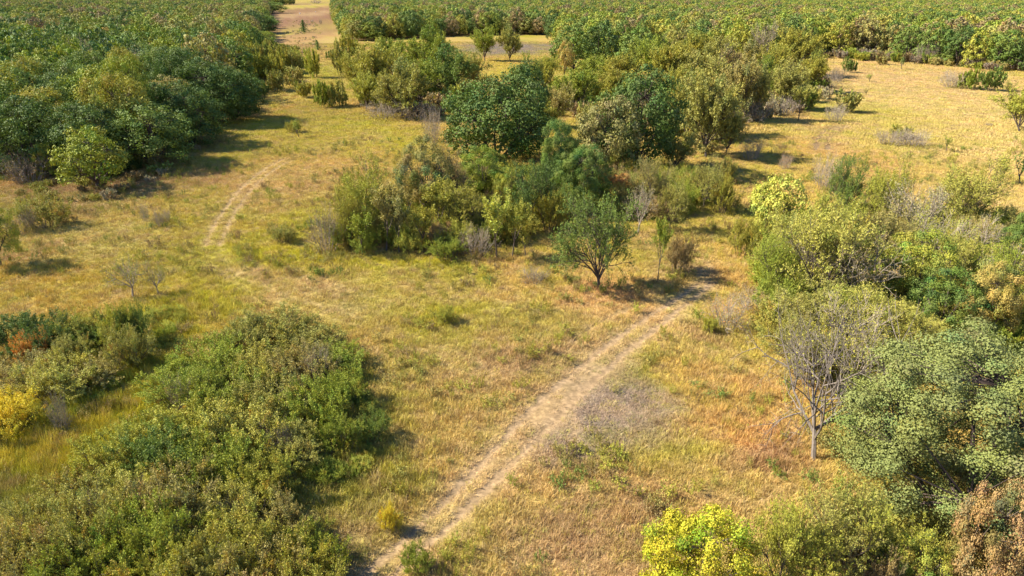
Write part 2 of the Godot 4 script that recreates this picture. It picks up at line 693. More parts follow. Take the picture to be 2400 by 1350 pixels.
# weeds that stand here and there above the grass
func weeds(n: int) -> void:
	var root := Node3D.new()
	root.name = "meadow_weeds"
	add_child(root)
	tag(root, "scattered knee-high weeds in green, brown and yellow among the meadow grass", "", "", "stuff")
	var where := [[], [], []]
	var colors := [PackedColorArray(), PackedColorArray(), PackedColorArray()]
	var tints := ["moss", "green", "khaki", "brown", "ygreen", "olive", "khaki", "greyg"]
	while n > 0:
		n -= 1
		var z := -rng.randf_range(15.0, 105.0)
		var x := rng.randf_range(-0.8, 0.8) * -z
		if wide.get_noise_2d(x * 2.5 + 300.0, z * 2.5) < rng.randf_range(-0.15, 0.35) or wheels(x, z).z > 0.1:
			continue
		var k := rng.randi() % 3
		var c: Color = TINT[tints[clampi(int((0.5 + fine.get_noise_2d(x * 0.6, z * 0.6)) * 8.0) + rng.randi() % 2, 0, 7)]]
		var p: Dictionary = protos["weed"][k]
		var h := rng.randf_range(0.3, 0.85)
		var w := rng.randf_range(0.3, 0.9)
		where[k].append(Transform3D(Basis(Vector3.UP, rng.randf() * TAU).scaled(Vector3(w / p.w, h / p.h, w / p.w)), Vector3(x, rise(x, z), z)))
		colors[k].append(c)
	for q in 700:
		var z := -rng.randf_range(215.0, 560.0)
		var x := z * rng.randf_range(0.265, 0.36)
		if in_woods(x, z) or wide.get_noise_2d(x * 1.2, z * 0.7) < rng.randf_range(-0.2, 0.3):
			continue
		var k := rng.randi() % 3
		var p: Dictionary = protos["weed"][k]
		var h := rng.randf_range(0.3, 1.1)
		var w := rng.randf_range(0.7, 2.0)
		where[k].append(Transform3D(Basis(Vector3.UP, rng.randf() * TAU).scaled(Vector3(w / p.w, h / p.h, w / p.w)), Vector3(x, 0, z)))
		colors[k].append(TINT[["brown", "khaki", "purple", "moss", "grey"][rng.randi() % 5]])
	var mat := white_leaf()
	for k in 3:
		scatter("weed_clumps", root, protos["weed"][k].leaves, mat, where[k], colors[k])


# the wood: the nearest trees one by one, the rest as one far mass
func forest(limit: float) -> void:
	var list := []
	var step := 6.5
	var z := -limit
	while z < -60.0:
		var half := -z * 0.80 + 15.0
		var x := -half
		while x < half:
			var px := x + rng.randf_range(-2.9, 2.9)
			var pz := z + rng.randf_range(-2.9, 2.9)
			x += step
			for k in woods.size():
				if Geometry2D.is_point_in_polygon(Vector2(px, pz), woods[k]):
					var clear := true
					if -pz < 330.0:
						for q in front_trees:
							if q.distance_squared_to(Vector2(px, pz)) < 22.0:
								clear = false
								break
					if clear:
						list.append([Vector2(px, pz).length(), px, pz, k])
					break
		z += step
	list.sort_custom(func(a, b): return a[0] < b[0])
	var left := ["dark", "green", "dark", "moss", "dark", "green", "blue", "moss", "green", "olive", "green", "khaki", "moss", "ygreen"]
	var back := ["olive", "moss", "khaki", "green", "greyg", "moss", "dark", "olive", "moss", "brown", "green", "olive", "khaki", "moss", "green"]
	var words := {"dark": "dark green", "green": "mid green", "blue": "bluish green", "moss": "moss green", "olive": "olive green", "khaki": "khaki brown", "brown": "brown leaved", "greyg": "grey green", "ygreen": "yellow green", "rust": "rust"}
	var mass := [[], [], []]
	var tints := [PackedColorArray(), PackedColorArray(), PackedColorArray()]
	var singles := 0
	for t in list:
		var v := 0.5 + 0.5 * wide.get_noise_2d(t[1] * 1.5, t[2] * 1.5)
		var pool: Array = left if t[3] == 0 and t[0] < 260.0 else back
		var tint: String = pool[int(clampf(v * 0.5 + rng.randf() * 0.5, 0.0, 0.999) * pool.size())]
		var h := rng.randf_range(7.6, 12.6)
		var w := rng.randf_range(7.0, 12.5)
		if singles < singles_most and absf(t[1]) < -t[2] * 0.77 + 6.0:
			singles += 1
			var side: float = t[1] / -t[2]
			var deep := "front rows" if t[0] < 125.0 else "middle rows" if t[0] < 165.0 else "back rows"
			var where := "of left wood, "
			if t[3] == 0:
				where += "by the left picture edge" if side < -0.62 else "left of its middle" if side < -0.5 else "right of its middle" if side < -0.41 else "near the corridor"
			else:
				where = "of wood beyond meadow, "
				where += "near the corridor" if side < -0.1 else "behind the pond" if side < 0.12 else "behind the big oaks" if side < 0.33 else "behind the far row" if side < 0.55 else "by the right picture edge"
			var size := "tall" if h > 10.8 else "low" if h < 9.2 else "broad" if w > 10.0 else "slender" if w < 8.6 else "middle sized"
			if rng.randf() < 0.05:
				plant("sparse_tree", "grey", Vector3(t[1], 0, t[2]), h, w * 0.7, "bare_tree", "%s grey thinly leaved tree, %s %s" % [size, deep, where], "tree", "grey trees %s %s" % [deep, where])
				continue
			plant("far_oak" if t[0] > 150.0 else "mid_oak", tint, Vector3(t[1], 0, t[2]), h, w, "oak_tree", "%s %s oak, %s %s" % [size, words[tint], deep, where], "oak tree", "%s oaks %s %s" % [words[tint], deep, where])
		else:
			var k := rng.randi() % 3
			var p: Dictionary = protos["far_oak"][k]
			mass[k].append(Transform3D(Basis(Vector3.UP, rng.randf() * TAU).scaled(Vector3(w / p.w, h / p.h, w / p.w)), Vector3(t[1], 0, t[2])))
			var c: Color = TINT[tint]
			var q := rng.randf_range(0.85, 1.2)
			tints[k].append(Color(c.r * q, c.g * q, c.b * q))
	var root := Node3D.new()
	root.name = "far_forest"
	add_child(root)
	tag(root, "unbroken oak forest in olive, green and brown reaching the far edge of the picture", "", "", "stuff")
	var mat := white_leaf()
	for k in 3:
		scatter("far_trees", root, protos["far_oak"][k].leaves, mat, mass[k], tints[k])


func rock(at: Vector3, size: Vector3, label: String) -> void:
	var st := SurfaceTool.new()
	st.begin(Mesh.PRIMITIVE_TRIANGLES)
	var s := SphereMesh.new()
	s.radial_segments = 9
	s.rings = 5
	s.radius = 0.5
	s.height = 1.0
	var a := s.get_mesh_arrays()
	var v: PackedVector3Array = a[Mesh.ARRAY_VERTEX]
	for k in v.size():
		v[k] = v[k] * size * (1.0 + 0.5 * wide.get_noise_3dv(v[k] * 90.0 + at))
	a[Mesh.ARRAY_VERTEX] = v
	a[Mesh.ARRAY_NORMAL] = null
	a[Mesh.ARRAY_TANGENT] = null
	var m := ArrayMesh.new()
	m.add_surface_from_arrays(Mesh.PRIMITIVE_TRIANGLES, a)
	var o := MeshInstance3D.new()
	o.name = numbered("rock")
	o.mesh = m
	o.position = at + Vector3(0, size.y * 0.25, 0)
	var mat := StandardMaterial3D.new()
	mat.albedo_color = Color(0.45, 0.43, 0.42).linear_to_srgb()
	mat.roughness = 0.9
	o.material_override = mat
	add_child(o)
	tag(o, label, "rock", "rocks in the dry clearing")


var front_trees: Array[Vector2] = []
var singles_most := 190


func _ready() -> void:
	# ---------- camera, sky, sun, exposure ----------
	var cam := Camera3D.new()
	cam.name = "camera"
	cam.position = Vector3(0, 21, 0)
	cam.rotation_degrees = Vector3(-23.6, 0, 0)
	cam.fov = 46.0
	cam.near = 0.5
	cam.far = 6000.0
	add_child(cam)
	var env := Environment.new()
	env.background_mode = Environment.BG_SKY
	var sky_look := ProceduralSkyMaterial.new()
	sky_look.sky_top_color = Color(0.30, 0.46, 0.74)
	sky_look.sky_horizon_color = Color(0.74, 0.80, 0.87)
	sky_look.sky_curve = 0.14
	sky_look.ground_bottom_color = Color(0.4, 0.36, 0.25)
	sky_look.ground_horizon_color = Color(0.62, 0.66, 0.66)
	sky_look.sky_energy_multiplier = 0.8
	sky_look.sun_angle_max = 4.0
	env.sky = Sky.new()
	env.sky.sky_material = sky_look
	env.tonemap_mode = Environment.TONE_MAPPER_LINEAR
	env.tonemap_exposure = 3.05
	env.sdfgi_enabled = true
	env.ssao_enabled = true
	env.ssil_enabled = true
	var we := WorldEnvironment.new()
	we.name = "sky"
	we.environment = env
	add_child(we)
	var sun := DirectionalLight3D.new()
	sun.name = "sun"
	sun.light_color = Color(1.0, 0.965, 0.905)
	sun.light_energy = 1.6
	sun.light_angular_distance = 0.5
	sun.shadow_enabled = true
	sun.rotation_degrees = Vector3(-40, -96, 0)
	add_child(sun)

	# ---------- setup ----------
	rng.seed = 20
	wide.seed = 4
	wide.frequency = 0.035
	wide.fractal_octaves = 3
	fine.seed = 8
	fine.frequency = 0.16
	fine.fractal_octaves = 3
	bark = bark_mat(Color(0.06, 0.045, 0.035), Color(0.16, 0.13, 0.1))
	bark_pale = bark_mat(Color(0.17, 0.135, 0.095), Color(0.40, 0.34, 0.26))
	bark_mid = bark_mat(Color(0.10, 0.08, 0.065), Color(0.27, 0.23, 0.185))
	bark_dark = bark_mat(Color(0.05, 0.035, 0.03), Color(0.12, 0.09, 0.075))

	# ---------- what is grown, each kind in a few shapes ----------
	grow_oak("near_oak", 11, 10.0, 11.0, 340, 480, 0.085, 0.08, bark_dark, 0.2, Color(1.6, 1.4, 1.5), 0.058)
	grow_oak("leafy_tree", 21, 6.0, 6.0, 110, 330, 0.10, 0.1, bark, 0.1, Color(0.55, 0.75, 0.9), 0.09)
	grow_oak("leafy_tree", 22, 6.0, 6.0, 75, 300, 0.11, 0.2, bark, 0.14, Color(0.6, 0.8, 0.9), 0.10)
	for k in 3:
		grow_oak("mid_oak", 31 + k, 10.0, 10.5, 150, 105, 0.25, 0.06, bark_dark, 0.06, Color(1.6, 1.25, 0.9), 0.092)
		grow_oak("far_oak", 41 + k, 10.0, 10.0, 75, 38, 0.50, 0.05, bark_dark, 0.05, Color(1.5, 1.2, 0.9), 0.1)
		grow_oak("small_oak", 51 + k, 6.0, 6.0, 60, 75, 0.24, 0.15, bark, 0.08)
	for k in 4:
		grow_airy("airy_tree", 61 + k, 7.0, 8, 3, 4, 0.42, 0.8, 19, 0.15, 0.14, bark, 0.1, 0.75)
		grow_airy("far_airy", 71 + k, 7.0, 9, 2, 5, 0.42, 0.8, 44, 0.26, 0.12, bark, 0.08, 0.75)
	for k in 3:
		grow_airy("sparse_tree", 81 + k, 6.5, 5, 3, 4, 0.35, 0.85, 3, 0.15, 0.25, bark_pale, 0.2, 0.8, 0.02)
		grow_airy("stem_tree", 91 + k, 5.5, 4, 2, 5, 0.8, 0.5, 20, 0.17, 0.34, bark, 0.15, 0.4, 0.008)
		grow_shrub("bare_bush", 111 + k, 2.0, 2.6, 22, 2, 5, 1, 0.07, bark_pale, 0.2, 0.7, 0.3, 0.008)
	for k in 5:
		grow_shrub("thicket", 101 + k, 2.6, 3.4, 13, 2, 5, 44, 0.085, bark, 0.16)
	for k in 3:
		grow_shrub("far_shrub", 121 + k, 2.6, 3.2, 10, 1, 6, 34, 0.26, bark, 0.1)
	grow_airy("slim_sapling", 131, 3.0, 4, 1, 5, 0.8, 0.5, 14, 0.16, 0.3, bark, 0.1, 0.4, 0.009)
	grow_airy("slim_sapling", 132, 3.0, 5, 1, 4, 0.7, 0.6, 12, 0.16, 0.35, bark, 0.1, 0.5, 0.009)
	for k in 3:
		grow_shrub("weed", 161 + k, 0.8, 0.8, 7, 1, 4, 12, 0.07, bark, 0.1)
	grow_cedar("cedar", 141, 4.0, 2.6, 900, 0.26, bark_dark)
	grow_airy("crooked_tree", 153, 7.0, 7, 3, 4, 0.25, 0.95, 1, 0.11, 0.17, bark_mid, 0.2, 1.4, 0.015)

	# ---------- what grows where on the ground ----------
	blob(3.2, -28.0, 11.14, 12.67, "tan", 0.50, 1.00)
	blob(1.5, -42.5, 13.40, 7.54, "tan", 0.35, 1.00)
	blob(68.1, -115.2, 30.11, 54.36, "tan", 0.30, 0.70)
	blob(-21.7, -59.4, 25.70, 16.20, "green", 0.45, 1.00)
	blob(-5.6, -39.3, 8.39, 5.39, "green", 0.30, 1.00)
	blob(57.4, -115.2, 28.68, 24.20, "green", 0.20, 0.80)
	blob(83.8, -144.0, 33.54, 60.33, "cream", 0.55, 0.70)
	blob(109.5, -171.9, 26.08, 34.10, "tan", 0.50, 0.70)
	blob(108.4, -212.2, 31.89, 31.41, "tan", 0.50, 1.00)
	blob(37.7, -99.9, 10.68, 13.66, "gold", 0.35, 0.80)
	blob(68.8, -104.5, 16.39, 20.11, "cream", 0.45, 0.70)
	blob(67.2, -128.1, 12.66, 14.37, "green", 0.40, 0.70)
	blob(45.9, -92.9, 7.06, 10.59, "rust", 0.45, 1.10)
	blob(47.4, -77.3, 12.46, 11.49, "straw", 0.60, 1.00)
	blob(52.9, -72.0, 5.62, 10.10, "cream", 0.60, 1.00)
	blob(59.5, -138.3, 11.90, 16.61, "green", 0.50, 0.80)
	blob(30.1, -79.3, 5.61, 7.93, "rust", 0.40, 1.10)
	blob(30.6, -85.6, 4.91, 4.53, "green", 0.50, 0.70)
	blob(51.3, -125.8, 4.67, 7.35, "rust", 0.40, 1.00)
	blob(61.4, -107.9, 10.80, 8.66, "green", 0.40, 0.80)
	blob(54.3, -153.4, 6.56, 20.23, "bright", 0.50, 0.60)
	blob(36.3, -119.2, 4.44, 8.33, "rust", 0.50, 1.00)
	blob(-175.5, -605.8, 33.67, 616.45, "pink", 0.95, 0.30)
	blob(-246.3, -881.3, 41.06, 726.15, "pink", 0.90, 0.30)
	blob(-101.9, -337.6, 21.99, 69.09, "cream", 0.60, 0.50)
	blob(-69.6, -247.9, 16.30, 51.82, "straw", 0.70, 0.70)
	blob(-49.6, -206.2, 14.89, 30.93, "green", 0.50, 0.60)
	blob(-90.1, -297.5, 10.61, 28.63, "pink", 0.50, 0.40)
	blob(-106.5, -410.9, 14.53, 148.01, "pink", 0.70, 0.30)
	blob(-60.4, -200.5, 13.29, 34.02, "green", 0.50, 0.80)
	blob(-135.2, -490.0, 11.51, 90.54, "brown", 0.50, 0.30)
	blob(-199.8, -657.4, 11.52, 192.64, "brown", 0.40, 0.30)
	blob(-100.3, -353.5, 12.54, 40.16, "rust", 0.50, 0.30)
	blob(-203.1, -791.6, 18.46, 245.29, "tan", 0.50, 0.30)
	blob(-414.3, -1428.7, 66.30, 327.39, "brown", 0.40, 0.30)
	blob(-162.9, -561.7, 26.32, 633.02, "pink", 0.80, 0.30)
	blob(-1.7, -292.9, 20.89, 32.48, "slate", 1.00, 0.20)
	blob(-13.9, -232.3, 26.44, 20.68, "gold", 0.80, 0.70)
	blob(-9.9, -206.2, 19.86, 23.60, "bright", 0.40, 0.60)
	blob(-27.8, -232.3, 16.70, 17.69, "gold", 0.60, 0.60)
	blob(-45.9, -115.2, 7.89, 10.19, "bright", 0.75, 0.80)
	blob(-49.3, -109.6, 4.79, 7.13, "gold", 0.70, 0.80)
	blob(-37.0, -119.2, 11.10, 14.70, "green", 0.55, 0.70)
	blob(-24.4, -115.2, 10.75, 13.79, "bright", 0.40, 0.60)
	blob(-18.6, -98.4, 6.82, 11.78, "bright", 0.50, 0.60)
	blob(-55.1, -150.1, 11.02, 19.42, "rust", 0.40, 1.00)
	blob(-45.0, -153.4, 9.37, 20.23, "green", 0.50, 1.00)
	blob(-24.0, -85.6, 8.74, 12.64, "straw", 0.50, 1.00)
	blob(-45.3, -81.3, 8.34, 6.20, "rust", 0.50, 1.00)
	blob(-60.8, -83.4, 6.40, 6.49, "rust", 0.55, 1.00)
	blob(-51.2, -75.5, 7.32, 4.34, "tan", 0.40, 1.00)
	blob(-41.0, -95.6, 5.43, 6.09, "green", 0.40, 1.00)
	blob(-25.4, -77.3, 5.98, 7.59, "tan", 0.35, 1.00)
	blob(-51.5, -130.5, 7.25, 7.88, "rust", 0.50, 1.00)
	blob(-24.3, -104.5, 3.93, 5.21, "cream", 0.40, 1.00)
	blob(-41.3, -70.4, 7.80, 5.60, "straw", 0.50, 1.00)
	blob(-33.3, -65.9, 2.60, 1.99, "bright", 0.60, 1.00)
	blob(-40.7, -59.4, 6.33, 5.36, "cream", 0.45, 1.00)
	blob(-37.5, -51.1, 5.91, 4.13, "gold", 0.80, 1.25)
	blob(-31.0, -46.9, 4.20, 3.17, "gold", 0.60, 1.20)
	blob(-27.1, -56.0, 4.13, 4.30, "green", 0.50, 1.00)
	blob(-21.1, -56.0, 4.13, 3.43, "bright", 0.85, 1.20)
	blob(-16.1, -54.5, 4.04, 2.45, "bright", 0.85, 1.20)
	blob(-22.9, -64.5, 2.97, 4.11, "bright", 0.50, 1.00)
	blob(-26.2, -61.9, 2.46, 3.82, "gold", 0.35, 1.00)
	blob(-26.3, -49.3, 3.71, 3.46, "green", 0.55, 1.10)
	blob(-42.1, -55.5, 2.61, 2.11, "pink", 0.50, 0.70)
	blob(-26.1, -46.1, 2.87, 2.31, "bright", 0.50, 1.20)
	blob(-23.5, -41.8, 2.65, 3.95, "bright", 0.90, 1.50)
	blob(-23.5, -36.5, 2.37, 2.64, "bright", 0.90, 1.50)
	blob(-30.1, -47.7, 1.64, 1.63, "tan", 0.50, 1.00)
	blob(-22.3, -44.6, 2.79, 2.92, "green", 0.50, 1.00)
	blob(-21.9, -50.2, 2.05, 1.77, "tan", 0.50, 0.70)
	blob(-17.8, -46.9, 4.20, 2.06, "tan", 0.50, 0.70)
	blob(-10.7, -53.0, 4.30, 2.34, "bright", 0.70, 1.30)
	blob(-5.6, -52.0, 3.88, 2.08, "bright", 0.60, 1.20)
	blob(-7.8, -58.3, 7.00, 3.44, "brown", 0.60, 1.00)
	blob(-2.5, -54.0, 4.37, 2.61, "rust", 0.40, 1.00)
	blob(1.0, -50.2, 3.08, 1.95, "rust", 0.60, 1.10)
	blob(2.7, -56.6, 4.17, 4.37, "straw", 0.50, 1.00)
	blob(4.7, -48.9, 2.01, 1.70, "bright", 0.50, 1.00)
	blob(9.7, -46.9, 3.88, 2.21, "rust", 0.80, 1.00)
	blob(6.2, -44.6, 4.34, 2.62, "rust", 0.60, 1.00)
	blob(13.3, -55.0, 3.33, 4.16, "brown", 0.50, 1.00)
	blob(17.4, -59.4, 2.77, 4.76, "straw", 0.50, 1.00)
	blob(21.2, -64.5, 4.67, 4.11, "green", 0.60, 1.10)
	blob(16.0, -51.1, 1.39, 3.67, "pale", 0.60, 0.40)
	blob(18.8, -51.1, 2.08, 5.53, "rust", 0.50, 1.10)
	blob(-6.0, -42.5, 7.74, 3.37, "green", 0.45, 1.00)
	blob(-4.6, -43.9, 1.53, 1.56, "bright", 0.60, 1.20)
	blob(-13.0, -44.6, 3.41, 1.75, "pale", 0.35, 0.80)
	blob(-8.6, -40.6, 3.73, 1.87, "straw", 0.40, 1.00)
	blob(1.4, -39.9, 4.25, 2.43, "green", 0.35, 1.00)
	blob(-1.3, -36.5, 3.16, 2.11, "tan", 0.50, 0.80)
	blob(0.8, -35.0, 3.06, 1.97, "pink", 0.45, 0.70)
	blob(-5.6, -39.3, 2.52, 1.42, "tan", 0.40, 0.80)
	blob(1.3, -46.1, 3.82, 1.84, "straw", 0.50, 1.00)
	blob(8.6, -36.0, 2.08, 2.84, "green", 0.60, 1.10)
	blob(8.5, -31.8, 1.18, 2.98, "gold", 0.45, 1.00)
	blob(10.2, -36.0, 1.30, 3.10, "straw", 0.60, 1.00)
	blob(9.2, -40.6, 1.72, 2.49, "straw", 0.60, 1.00)
	blob(11.8, -41.8, 2.06, 3.28, "cream", 0.50, 1.00)
	blob(11.2, -29.8, 2.92, 4.26, "rust", 0.80, 1.30)
	blob(12.4, -28.0, 2.36, 2.80, "rust", 0.85, 1.30)
	blob(10.7, -33.1, 1.71, 4.09, "gold", 0.35, 1.20)
	blob(12.2, -26.0, 2.03, 1.25, "pink", 0.60, 1.20)
	blob(14.0, -34.1, 2.49, 2.83, "rust", 0.60, 1.20)
	blob(7.6, -24.0, 2.10, 1.66, "rust", 0.40, 1.10)
	blob(4.0, -22.6, 2.93, 1.79, "pink", 0.45, 1.00)
	blob(1.8, -21.4, 2.64, 1.42, "pink", 0.30, 1.00)
	blob(0.0, -23.4, 1.69, 1.61, "green", 0.40, 1.00)
	blob(-1.7, -21.0, 1.56, 0.91, "green", 0.50, 1.00)
	blob(2.5, -24.8, 2.35, 1.16, "straw", 0.50, 1.00)
	blob(8.3, -27.0, 1.67, 1.98, "green", 0.50, 1.10)
	blob(5.1, -26.0, 3.04, 0.81, "gold", 0.35, 1.00)
	blob(3.8, -20.5, 2.74, 0.89, "tan", 0.50, 1.00)
	blob(-5.6, -29.8, 3.37, 4.26, "green", 0.60, 1.20)
	blob(-8.2, -28.4, 2.38, 3.94, "weed", 0.80, 1.70)
	blob(-10.1, -30.6, 2.06, 2.80, "weed", 0.70, 1.70)
	blob(-6.5, -26.0, 2.03, 1.56, "green", 0.60, 1.20)
	blob(-2.8, -31.4, 2.57, 3.76, "straw", 0.45, 1.00)
	blob(-5.5, -22.9, 0.55, 1.17, "gold", 0.80, 1.60)
	blob(-6.1, -21.2, 1.05, 0.93, "bright", 0.60, 1.40)
	blob(-7.6, -24.0, 2.10, 1.66, "dusk", 0.50, 1.10)
	blob(-4.8, -25.7, 1.21, 1.53, "green", 0.70, 1.20)
	blob(-8.0, -34.1, 1.50, 2.36, "green", 0.60, 1.00)
	blob(-7.3, -21.0, 1.56, 1.14, "dusk", 0.60, 1.10)
	blob(-24.4, -28.0, 2.57, 2.44, "bright", 0.90, 1.80)
	blob(-23.4, -31.4, 2.11, 2.50, "bright", 0.80, 1.70)
	blob(-23.8, -29.1, 1.76, 1.47, "gold", 0.50, 1.60)
	blob(-22.5, -25.1, 2.17, 1.48, "weed", 0.80, 1.40)
	blob(-15.0, -28.0, 7.50, 7.98, "weed", 0.60, 1.20)
	blob(-15.6, -21.0, 6.95, 2.06, "dusk", 0.60, 1.20)
	blob(13.9, -41.2, 1.74, 1.92, "brown", 0.60, 1.00)
	blob(14.1, -52.0, 2.12, 2.45, "pale", 0.50, 0.50)
	blob(-23.5, -41.8, 3.23, 4.62, "bright", 0.90, 1.70)
	blob(-23.7, -36.5, 2.90, 3.17, "bright", 0.90, 1.70)
	blob(-23.6, -28.0, 3.43, 2.80, "bright", 0.95, 2.00)
	blob(-22.2, -31.4, 2.57, 2.50, "bright", 0.90, 2.00)
	blob(-9.8, -29.4, 2.00, 3.02, "bright", 0.55, 1.90)
	blob(-7.6, -27.7, 1.91, 3.09, "green", 0.50, 1.70)
	blob(-14.1, -25.7, 7.64, 6.32, "bright", 0.35, 1.60)
	blob(4.9, -31.4, 2.69, 4.19, "grey", 1.00, 0.45)
	blob(4.8, -28.7, 1.96, 1.63, "grey", 0.90, 0.40)
	blob(6.5, -34.1, 1.50, 2.36, "grey", 0.60, 0.50)
	blob(3.8, -27.7, 1.27, 1.02, "grey", 0.60, 0.60)
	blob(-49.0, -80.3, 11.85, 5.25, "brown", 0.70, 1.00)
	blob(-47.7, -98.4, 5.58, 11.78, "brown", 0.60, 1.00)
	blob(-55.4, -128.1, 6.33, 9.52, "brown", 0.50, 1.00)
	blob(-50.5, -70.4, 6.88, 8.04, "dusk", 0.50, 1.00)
	# ---------- wheel tracks ----------
	rut([Vector2(-6.09, -19.40), Vector2(-5.17, -20.73), Vector2(-3.70, -22.90), Vector2(-1.45, -26.82), Vector2(0.81, -31.21), Vector2(3.31, -35.02), Vector2(6.25, -39.04), Vector2(10.02, -43.52), Vector2(13.08, -46.86), Vector2(14.40, -48.65)], 0.31, 0.05, 1.00)
	rut([Vector2(-4.94, -19.40), Vector2(-4.04, -20.69), Vector2(-2.57, -22.70), Vector2(-0.51, -26.09), Vector2(2.28, -30.40), Vector2(4.64, -34.30), Vector2(7.19, -37.90), Vector2(10.72, -42.49), Vector2(14.21, -46.86), Vector2(15.40, -48.65)], 0.33, 0.05, 1.00)
	rut([Vector2(0.91, -30.40), Vector2(2.91, -32.92), Vector2(5.21, -36.03)], 0.70, 0.04, 0.60)
	rut([Vector2(2.32, -35.52), Vector2(4.10, -39.94), Vector2(6.59, -42.83), Vector2(9.40, -45.17)], 0.20, 0.14, 0.55)
	rut([Vector2(-30.97, -91.84), Vector2(-31.71, -89.09), Vector2(-32.00, -79.65), Vector2(-30.64, -70.41), Vector2(-29.19, -63.17), Vector2(-27.75, -57.69)], 0.25, 0.08, 0.80)
	rut([Vector2(-29.78, -90.57), Vector2(-30.49, -87.89), Vector2(-30.60, -78.86), Vector2(-29.35, -70.41), Vector2(-27.85, -63.17), Vector2(-26.40, -57.69)], 0.25, 0.08, 0.80)
	rut([Vector2(-26.34, -56.59), Vector2(-22.58, -51.10), Vector2(-17.76, -46.86), Vector2(-12.23, -43.87), Vector2(-7.84, -41.18), Vector2(-3.82, -38.18), Vector2(-0.51, -35.02)], 0.30, 0.03, 0.22)
	rut([Vector2(-26.63, -55.00), Vector2(-22.76, -49.76), Vector2(-17.64, -45.47), Vector2(-12.24, -42.62), Vector2(-7.93, -39.94), Vector2(-3.98, -36.81), Vector2(-0.74, -33.83)], 0.28, 0.03, 0.18)
	rut([Vector2(43.96, -97.82), Vector2(47.61, -106.20), Vector2(51.51, -112.93), Vector2(55.18, -116.80)], 0.50, 0.08, 0.95)
	rut([Vector2(45.75, -98.39), Vector2(49.47, -106.20), Vector2(53.02, -112.18), Vector2(56.99, -116.80)], 0.50, 0.08, 0.95)
	rut([Vector2(3.39, -31.41), Vector2(3.33, -29.82), Vector2(3.04, -28.53)], 0.16, 0.03, 0.80)
	# ---------- outlines of the two woods ----------
	woods.append(PackedVector2Array([Vector2(-116.1, -86.7), Vector2(-66.3, -86.7), Vector2(-57.7, -84.5), Vector2(-52.0, -86.7), Vector2(-49.4, -91.6), Vector2(-51.8, -104.5), Vector2(-59.3, -128.1), Vector2(-62.5, -160.3), Vector2(-82.1, -225.2), Vector2(-118.7, -337.6), Vector2(-220.5, -657.4), Vector2(-409.8, -1247.0), Vector2(-330.0, -1400.0), Vector2(-2500.0, -1400.0)]))
	woods.append(PackedVector2Array([Vector2(-302.6, -1247.0), Vector2(-158.3, -657.4), Vector2(-96.8, -410.9), Vector2(-74.0, -328.8), Vector2(-42.6, -360.2), Vector2(-22.1, -374.4), Vector2(20.3, -382.0), Vector2(19.7, -275.6), Vector2(29.7, -225.2), Vector2(48.6, -225.2), Vector2(72.9, -225.2), Vector2(107.2, -256.5), Vector2(126.0, -247.9), Vector2(136.7, -228.0), Vector2(148.1, -205.0), Vector2(185.3, -144.0), Vector2(2500.0, -1400.0), Vector2(-300.0, -1400.0)]))
	ground()
	# ---------- trees and shrubs one by one, from the near right to the far left ----------
	plant("near_oak", "oakpale", Vector3(19.45, 0, -22.52), 8.25, 11.52, "oak_tree", "large pale green oak filling the lower right side of the picture", "oak tree", "trees of the right foreground")
	front_trees.append(Vector2(19.5, -22.5))
	plant("leafy_tree", "sun", Vector3(6.38, 0, -17.35), 5.00, 4.07, "leafy_tree", "bright yellow green tree at the bottom edge beside the grass", "tree", "trees of the right foreground")
	front_trees.append(Vector2(6.4, -17.4))
	plant("airy_tree", "ygreen", Vector3(9.91, 0, -18.51), 4.60, 2.07, "elm_tree", "thin yellow green tree just right of the bright bottom edge tree", "elm tree", "trees of the right foreground")
	front_trees.append(Vector2(9.9, -18.5))
	plant("airy_tree", "greyg", Vector3(12.16, 0, -19.62), 4.40, 2.94, "elm_tree", "feathery olive elm below the big pale oak, at its left foot", "elm tree", "trees of the right foreground")
	front_trees.append(Vector2(12.2, -19.6))
	plant("airy_tree", "ygreen", Vector3(13.49, 0, -18.96), 4.20, 3.03, "elm_tree", "feathery olive elm below the big pale oak, second from the grass", "elm tree", "trees of the right foreground")
	front_trees.append(Vector2(13.5, -19.0))
	plant("airy_tree", "ygreen", Vector3(10.79, 0, -18.14), 3.80, 2.51, "elm_tree", "low feathery elm cut by the bottom edge beside the thin yellow tree", "elm tree", "trees of the right foreground")
	front_trees.append(Vector2(10.8, -18.1))
	plant("leafy_tree", "russet", Vector3(16.79, 0, -17.73), 6.00, 2.80, "leafy_tree", "russet brown leafy tree in the bottom right corner", "tree", "trees of the right foreground")
	front_trees.append(Vector2(16.8, -17.7))
	plant("leafy_tree", "ygreen", Vector3(14.74, 0, -18.46), 3.20, 2.27, "leafy_tree", "yellow green young tree at the bottom edge under the pale oak", "tree", "trees of the right foreground")
	front_trees.append(Vector2(14.7, -18.5))
	plant("thicket", "brown", Vector3(13.19, 0, -18.56), 2.60, 2.30, "thicket_shrub", "brown tinged shrub at the bottom edge among feathery elms", "shrub", "trees of the right foreground")
	front_trees.append(Vector2(13.2, -18.6))
	plant("leafy_tree", "gold", Vector3(16.35, 0, -18.16), 3.00, 2.40, "leafy_tree", "gold leaved young tree at the bottom edge left of the russet tree", "tree", "trees of the right foreground")
	front_trees.append(Vector2(16.3, -18.2))
	plant("crooked_tree", "olive", Vector3(14.78, 0, -27.05), 7.74, 8.10, "bare_tree", "nearly leafless grey tree with fine spreading twigs left of the big pale oak", "tree", "trees of the right foreground")
	front_trees.append(Vector2(14.8, -27.1))
	plant("sparse_tree", "olive", Vector3(19.16, 0, -32.92), 4.86, 4.00, "sparse_tree", "pale limbed sparse tree behind the nearly leafless grey tree", "tree", "trees of the right foreground")
	front_trees.append(Vector2(19.2, -32.9))
